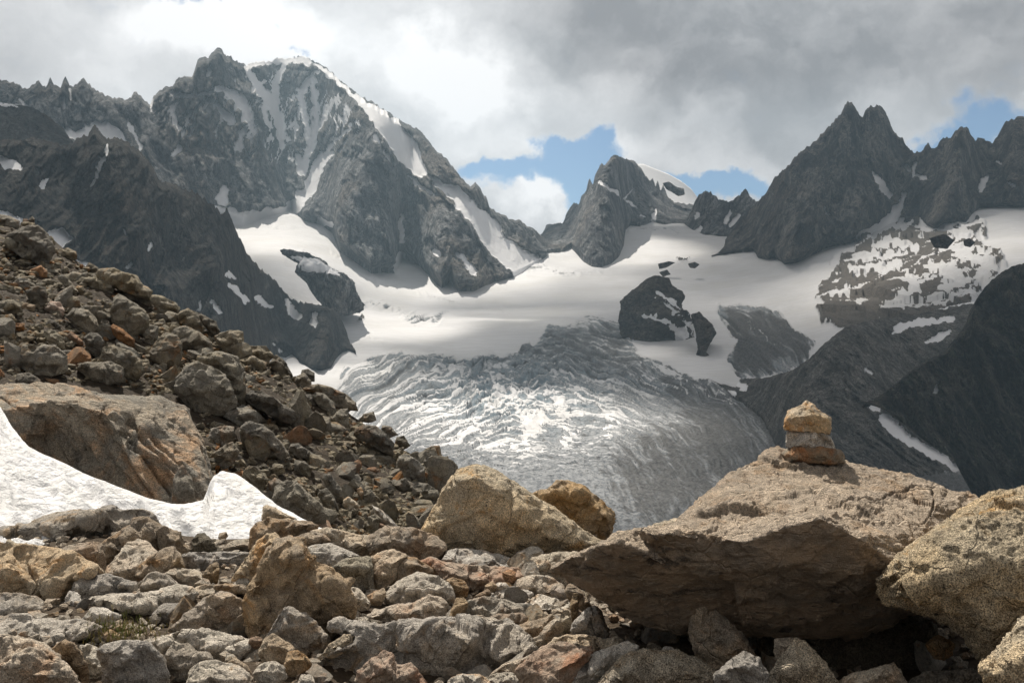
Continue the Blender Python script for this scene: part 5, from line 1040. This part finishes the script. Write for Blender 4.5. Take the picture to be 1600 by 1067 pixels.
panel('mountain', [(975,262),(990,256),(1005,256),(1022,263),(1045,272),(1065,283),(1080,295),(1090,308),(1096,325),(1100,340)], [(975,330),(1040,350),(1100,350)], 'snowdome', Dbase=lambda x, y: 6400+0*x, back=700, seed=12, relief=14, rib=400, jag=.2, step=2,
      snow=[('p', [(960,240),(1120,240),(1120,370),(960,370)], 1), ], label='white snow dome rising behind the centre peak', detail=.2)
rock('rock_outcrop', [(1035,286),(1045,284),(1058,292),(1068,294),(1070,304),(1060,306),(1050,300),(1042,296)], 6300, 'wall', 'small dark rock patch in the distant snow dome', None, None, kind='structure', chip=1, m=2)
C4 = [(1070,345),(1080,330),(1085,318),(1092,305),(1105,300),(1115,303),(1122,312),(1140,318),(1150,310),(1158,304),(1165,296),(1172,308),(1180,315),(1200,320)]
B4 = [(1070,350),(1080,358),(1100,368),(1130,370),(1160,368),(1200,375)]
panel('mountain', C4, B4, 'wall', back=300, seed=14, relief=45, rib=180, jag=2.5, step=1.5, snow=[('s', [(1140,330,3),(1135,345,4)], .8), ('s', [(1155,335,2),(1143,350,4)], .8), ('s', [(1090,333,4),(1088,340,3)], .8), ('s', [(1095,357,4),(1090,360,4)], .8)], fleck=.35, label='small ragged granite ridge between the centre peak and the right-hand peaks')
C5 = [(1112,398),(1130,380),(1150,355),(1165,335),(1185,315),(1200,300),(1205,285),(1230,262),(1240,250),(1260,232),(1280,215),(1300,195),(1315,175),(1325,160),(1335,165),(1342,180),(1350,185),(1352,175),(1360,168),(1375,167),(1385,178),(1395,205),(1410,218),(1420,235),(1430,240),(1440,238),(1450,225),(1460,235),(1470,220),(1485,215),(1495,205),(1505,200),(1512,202),(1520,218),(1535,217),(1550,225),(1560,215),(1570,195),(1585,187),(1600,183),(1660,180)]
B5 = [(1112,400),(1150,393),(1178,390),(1185,402),(1200,405),(1210,400),(1225,412),(1245,408),(1262,402),(1290,385),(1330,378),(1350,372),(1370,360),(1400,352),(1440,352),(1460,355),(1480,348),(1510,347),(1530,325),(1560,322),(1600,322),(1660,318)]
S5 = [('s', [(1412,302,3),(1408,318,6),(1396,338,14),(1380,358,24),(1350,375,18)], 1), ('s', [(1365,268,2),(1378,290,8),(1390,305,7)], .85), ('s', [(1430,255,3),(1426,275,4)], .85), ('s', [(1408,258,2),(1418,262,6)], .7), ('s', [(1430,275,3),(1446,278,4)], .7), ('s', [(1545,275,2),(1535,285,8),(1532,296,5)], .85), ('s', [(1575,285,2),(1585,290,4)], .7), ('s', [(1286,325,2),(1298,335,3)], .6), ('s', [(1408,345,6),(1410,352,8)], .9), ('s', [(1560,252,3),(1563,254,3)], .7), ('s', [(1205,298,2),(1210,302,3)], .5)]
panel('mountain', C5, B5, 'redwall', back=520, seed=19, relief=75, rib=230, jag=3.0, step=1.6, snow=S5, fleck=.12, slant=-.1,
      ridges=[([(1325,160),(1300,260),(1250,400)], 200, 40), ([(1370,167),(1380,260),(1340,370)], 150, 30), ([(1345,180),(1350,260)], -90, 14), ([(1500,200),(1480,300),(1470,345)], 130, 30), ([(1585,187),(1590,310)], 120, 35), ([(1415,230),(1405,300),(1390,350)], -130, 22), ([(1230,262),(1190,380)], 90, 25)], label='twin-topped brown granite peak on the right with a jagged ridge running off to the right')
# near dark ridge on the left
C2 = [(-80,222),(0,220),(30,222),(50,218),(80,225),(105,230),(115,222),(130,215),(138,212),(143,205),(147,197),(153,203),(160,215),(168,220),(185,218),(195,222),(210,232),(225,245),(240,265),(250,285),(270,290),(285,296),(300,300),(320,312),(335,325),(348,337),(352,334),(354,322),(357,336),(362,345),(370,365),(385,395),(400,415),(415,428),(430,440),(445,460),(460,472),(480,477),(500,480),(522,485),(533,500),(541,520),(548,538),(556,548)]
B2 = [(-80,420),(0,450),(100,500),(200,540),(300,580),(400,580),(414,530),(430,538),(446,540),(456,546),(468,565),(485,574),(505,577),(518,573),(524,560),(535,548),(545,545),(556,548)]
S2 = [('s', [(167,230,3),(162,245,4),(154,265,4),(143,292,2)], .85), ('s', [(0,248,8),(12,256,12),(30,262,6)], .9), ('s', [(72,280,5),(66,292,4)], .8), ('s', [(58,262,2),(60,270,4)], .6), ('p', [(-20,325),(10,330),(40,345),(70,362),(100,355),(116,372),(98,385),(90,405),(60,392),(40,370),(0,350)], 1.1), ('s', [(115,405,8),(135,418,6)], .9),
      ('s', [(360,445,6),(372,456,7),(384,470,4)], .95), ('s', [(402,466,5),(412,474,6),(422,480,4)], .9), ('s', [(330,470,3),(345,488,3)], .85), ('s', [(355,428,3),(365,433,3)], .8), ('s', [(235,382,4),(234,390,3)], .8), ('s', [(205,412,4),(200,418,5)], .85), ('s', [(192,362,3),(194,366,2)], .7), ('s', [(447,468,4),(456,485,7),(466,495,5)], 1), ('s', [(492,490,4),(488,505,5)], 1), ('s', [(313,468,2),(310,485,3)], .6), ('s', [(300,470,5),(280,520,8)], .0), ('s', [(425,540,3),(440,545,6)], .8)]
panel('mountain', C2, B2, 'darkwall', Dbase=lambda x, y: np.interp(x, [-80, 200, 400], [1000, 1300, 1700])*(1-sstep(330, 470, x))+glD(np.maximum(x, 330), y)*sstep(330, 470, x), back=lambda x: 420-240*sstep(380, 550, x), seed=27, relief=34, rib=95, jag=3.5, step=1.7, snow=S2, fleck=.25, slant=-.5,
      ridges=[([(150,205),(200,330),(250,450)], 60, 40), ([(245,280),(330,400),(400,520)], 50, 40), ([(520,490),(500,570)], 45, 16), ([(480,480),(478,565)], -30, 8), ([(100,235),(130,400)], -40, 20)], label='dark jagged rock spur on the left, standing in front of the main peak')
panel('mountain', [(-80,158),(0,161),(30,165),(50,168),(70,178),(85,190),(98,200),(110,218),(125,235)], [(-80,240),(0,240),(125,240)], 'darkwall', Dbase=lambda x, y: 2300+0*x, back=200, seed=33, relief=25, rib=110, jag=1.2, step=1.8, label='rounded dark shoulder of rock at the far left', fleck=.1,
      snow=[('s', [(0,162,2),(28,165,2)], .9)])
# right side: patchy outcrop, moraine slope, near dark slope
B7 = [(1105,590),(1130,603),(1160,625),(1190,652),(1210,690),(1230,740),(1290,830),(1660,960)]
C7 = [(1105,586),(1130,592),(1160,592),(1200,590),(1240,578),(1265,560),(1290,535),(1320,512),(1360,500),(1420,495),(1480,480),(1530,470),(1660,450)]
S7 = [('s', [(1400,512,4),(1430,505,8),(1460,500,6),(1490,498,4)], .9), ('s', [(1395,520,2),(1405,514,6)], .9), ('s', [(1450,532,3),(1470,525,7),(1485,518,3)], 1), ('s', [(1362,495,2),(1378,492,4)], .9), ('s', [(1430,480,3),(1470,478,6),(1520,470,5)], 1),
      ('s', [(1365,632,8),(1370,637,7)], 1.1), ('s', [(1380,652,10),(1395,666,16),(1412,682,14),(1430,692,9),(1455,706,12),(1474,716,11)], 1.1), ('s', [(1480,722,6),(1495,732,7)], 1.1), ('s', [(1352,575,4),(1358,580,6)], .6), ('s', [(1172,583,8),(1200,584,5)], .9), ('s', [(1125,607,3),(1145,615,6)], .8), ('s', [(1150,598,3),(1165,606,6)], .8)]
panel('moraine', C7, B7, 'moraine', Dbase=lambda x, y: glD(np.minimum(x, 1240), np.minimum(y, 860))*.995, back=lambda x: 250+900*sstep(1150, 1500, x), seed=41, relief=22, rib=55, jag=1.2, step=1.8, snow=S7, p=.8, slant=.9, label='dark grey moraine slope of debris above the right edge of the glacier', detail=.6)
def spn(items, s=72):
    return lambda x, y, V, N: mask(x, y, widen(items), 3, s, 8, .08)
rock('rock_outcrop', [(968,500),(972,472),(988,457),(1008,442),(1022,433),(1045,436),(1050,448),(1066,455),(1070,464),(1062,474),(1068,490),(1073,505),(1078,545),(1084,570),(1060,560),(1045,552),(1000,552),(985,540),(975,525)], 2850, 'patchy', 'rounded rock island in the middle of the glacier', None, None, kind='structure', m=1.2, ridge=.5, thick=200, res=2, seed=6, rough=1.3,
     snowpat=spn([('s', [(1030,462,3),(1045,470,6),(1060,482,3)], 1), ('s', [(1008,492,3),(1030,498,6),(1040,502,3)], 1), ('s', [(1060,500,4),(1072,508,6)], 1), ('s', [(1040,480,2),(1050,492,4)], .9), ('s', [(1045,510,5),(1060,518,8),(1070,530,8)], 1), ('s', [(1030,540,4),(1060,545,8),(1080,552,8)], 1)]))
rock('rock_outcrop', [(1080,492),(1092,487),(1102,497),(1112,505),(1118,520),(1108,535),(1102,550),(1120,560),(1140,562),(1146,574),(1130,582),(1105,588),(1088,580),(1085,562),(1092,545),(1088,520)], 2650, 'patchy', 'small ragged rock rib right of the rock island', None, None, kind='structure', m=1.2, ridge=.4, thick=90, res=1.6, seed=7, snowpat=spn([('s', [(1100,560,5),(1112,572,8)], 1)]))
rock('rock_outcrop', [(440,392),(470,395),(500,404),(515,420),(535,428),(550,440),(560,465),(566,482),(545,487),(530,490),(512,480),(495,465),(480,440),(462,425),(470,410),(455,402)], 2950, 'wall', 'grey rock step sticking out of the upper left snowfield', None, None, kind='structure', m=1.2, ridge=.45, thick=200, res=1.8, seed=8, rough=1.2,
     snowpat=spn([('s', [(455,405,3),(480,410,9),(500,420,12),(525,428,8)], 1)]))
for k, (pts, D, lb) in enumerate([([(1028,412),(1045,408),(1055,410),(1040,418),(1030,420)], 4100, 'dark rock sliver in the upper snow basin'), ([(1030,425),(1042,421),(1048,428),(1036,432)], 3900, 'small dark rock above the rock island'), ([(1075,412),(1085,409),(1093,413),(1086,419),(1078,418)], 4050, 'isolated dark rock in the snow right of the rock island'),
        ([(500,455),(512,452),(520,465),(516,478),(505,476)], 3100, 'low dark rock in the left snowfield'), ([(1452,372),(1475,365),(1492,375),(1480,388),(1460,386)], 3000, 'rock knob on the right snow slope'), ([(1505,375),(1515,372),(1524,378),(1516,386),(1507,384)], 3000, 'small rock knob at the edge of the right snow slope')]):
    rock('rock_outcrop', pts, D*.8 if k > 3 else D, 'patchy', lb, None, None, kind='structure', m=1.5, res=1.5, seed=40+k)
C8 = [(1352,628),(1370,622),(1390,608),(1420,582),(1450,562),(1478,548),(1490,532),(1505,515),(1516,495),(1522,475),(1530,462),(1545,442),(1560,430),(1568,424),(1582,417),(1600,412),(1660,402)]
B8 = [(1352,629),(1370,634),(1384,640),(1400,652),(1415,664),(1440,684),(1462,700),(1490,716),(1500,735),(1530,790),(1660,990)]
panel('mountain', C8, B8, 'mossy', Dbase=lambda x, y: 1150+0*x, back=lambda x: 60+260*sstep(1360, 1560, x), seed=57, relief=42, rib=70, bks=.12, skirt=1, jag=1.5, step=1.8, slant=.5, label='near dark mossy rock slope at the right edge', snow=[('s', [(1465,600,2),(1462,612,3)], .9)], fleck=.05)

# slope below the boulder field down to the glacier
xs = np.linspace(-1500, 1500, 60); ys = np.concatenate([np.linspace(22, 200, 20), np.linspace(240, 1500, 40)])
X, Y = [a.ravel() for a in np.meshgrid(xs, ys, indexing='ij')]; Z = -5.5-.33*(Y-22)+np.minimum(Y*.02, 10)*fbm(np.stack([X*.01, Y*.01, X*0], 1), 4, 9)
Z = np.maximum(Z, -420)
o = build('hillside', np.stack([X*(.05+.95*np.minimum(Y/900, 1)), Y, Z], 1), grid_faces(60, 60)[:, ::-1], M['moraine'], {'snow': X*0}); tag(o, kind='structure')
# far ground sheet reaching the horizon, below everything
gx = np.linspace(-5500, 5500, 12); X, Y = [a.ravel() for a in np.meshgrid(gx, np.linspace(-1500, 7900, 12), indexing='ij')]
o = build('terrain', np.stack([X, Y, X*0-450], 1), grid_faces(12, 12)[:, ::-1], M['moraine'], {'snow': X*0}); tag(o, kind='structure')

# ================================================================ out-of-view cloud layer added to shade terrain; gaps placed for sun patches
S = np.array(sdir)
def onto(x, y, D, z=2600.):
    P = W3(x, y, D); return P + S*(z-P[2])/S[2]
gaps = [(onto(800, 700, 8), 1150, 900, 1.0), (onto(830, 665, 1950), 380, 360, .97), (onto(900, 760, 1500), 260, 200, .75), (onto(660, 640, 2050), 300, 260, .8), (onto(600, 500, 3100), 300, 260, .9), (onto(790, 497, 3250), 330, 90, .8), (onto(450, 350, 4100), 330, 330, .5),
        (onto(950, 388, 4850), 430, 330, 1.0), (onto(500, 560, 2500), 300, 200, .8), (onto(450, 220, 4800), 1500, 800, .85), (onto(610, 220, 4500), 420, 420, .9), (onto(760, 370, 4300), 260, 300, .8), (onto(1350, 280, 3600), 700, 500, .55), (onto(200, 380, 1500), 400, 400, .35), (onto(950, 320, 5000), 400, 400, .5), (onto(770, 350, 4500), 300, 300, .6), (onto(200, 450, 1500), 260, 320, .28), (onto(1000, 560, 2700), 150, 150, .3)]
xs = np.linspace(-6000, 6000, 200); ys = np.linspace(-5000, 7000, 210)
X, Y = [a.ravel() for a in np.meshgrid(xs, ys, indexing='ij')]
op = .965+.08*fbm(np.stack([X/1500, Y/1500, X*0], 1), 5, 90)
for c, rx, ry, a in gaps:
    wob = .25*fbm(np.stack([X/500, Y/500, X*0], 1), 3, 91); d = np.sqrt(((X-c[0])/rx)**2+((Y-c[1])/ry)**2)+wob
    op = op*(1-a*sstep(1.35, .45, d))
edge = sstep(6000, 5000, np.abs(X)); op = np.clip(op, 0, .97)*edge
zt = 60+120*op+60*fbm(np.stack([X/400, Y/400, X*0], 1), 4, 92)*op
n = len(X); top = np.stack([X, Y, 2600+zt], 1); bot = np.stack([X, Y, 2600-zt*.5], 1)
gf = grid_faces(len(xs), len(ys)); V = np.concatenate([top, bot]); Fc = np.concatenate([gf[:, ::-1], gf+n])
cm, ct, cb = new_mat('shade_cloud'); ct.n.clear()
at = ct.node('ShaderNodeAttribute', attribute_name='op').outputs['Fac']
tr = ct.node('ShaderNodeBsdfTransparent'); df = ct.node('ShaderNodeBsdfDiffuse'); tl = ct.node('ShaderNodeBsdfTranslucent'); df.inputs[0].default_value = (.8, .8, .8, 1); tl.inputs[0].default_value = (.55, .55, .57, 1)
m1 = ct.node('ShaderNodeMixShader'); m1.inputs[0].default_value = .6; ct.l.new(df.outputs[0], m1.inputs[1]); ct.l.new(tl.outputs[0], m1.inputs[2])
m2 = ct.node('ShaderNodeMixShader'); ct.l.new(at, m2.inputs[0]); ct.l.new(tr.outputs[0], m2.inputs[1]); ct.l.new(m1.outputs[0], m2.inputs[2])
oo = ct.node('ShaderNodeOutputMaterial'); ct.l.new(m2.outputs[0], oo.inputs[0])
opa = 1-np.sqrt(1-op)
o = build('shade_clouds', V, Fc, cm, {'op': np.concatenate([opa, opa])}); tag(o, 'unseen broken cloud layer added overhead to shade the land', kind='structure')

# ================================================================ haze
HAZE = 7.5e-5
import bmesh
bm = bmesh.new(); bmesh.ops.create_cube(bm, size=1.0)
hm = bpy.data.materials.new('haze'); hm.use_nodes = True; ht = NT(hm.node_tree); ht.n.clear()
pv = ht.node('ShaderNodeVolumePrincipled'); pv.inputs['Color'].default_value = (.58, .80, 1, 1); pv.inputs['Density'].default_value = HAZE; pv.inputs['Anisotropy'].default_value = .2
ho = ht.node('ShaderNodeOutputMaterial'); ht.l.new(pv.outputs[0], ho.inputs['Volume'])
me = bpy.data.meshes.new('haze'); bm.to_mesh(me); bm.free(); me.materials.append(hm)
o = bpy.data.objects.new('haze', me); COL.objects.link(o); x0, x1, y0, y1, z0, z1 = -5600, 5600, -1600, 8000, -451.5, 1800
o.location = ((x0+x1)/2, (y0+y1)/2, (z0+z1)/2); o.scale = (x1-x0, y1-y0, z1-z0); tag(o, kind='stuff')
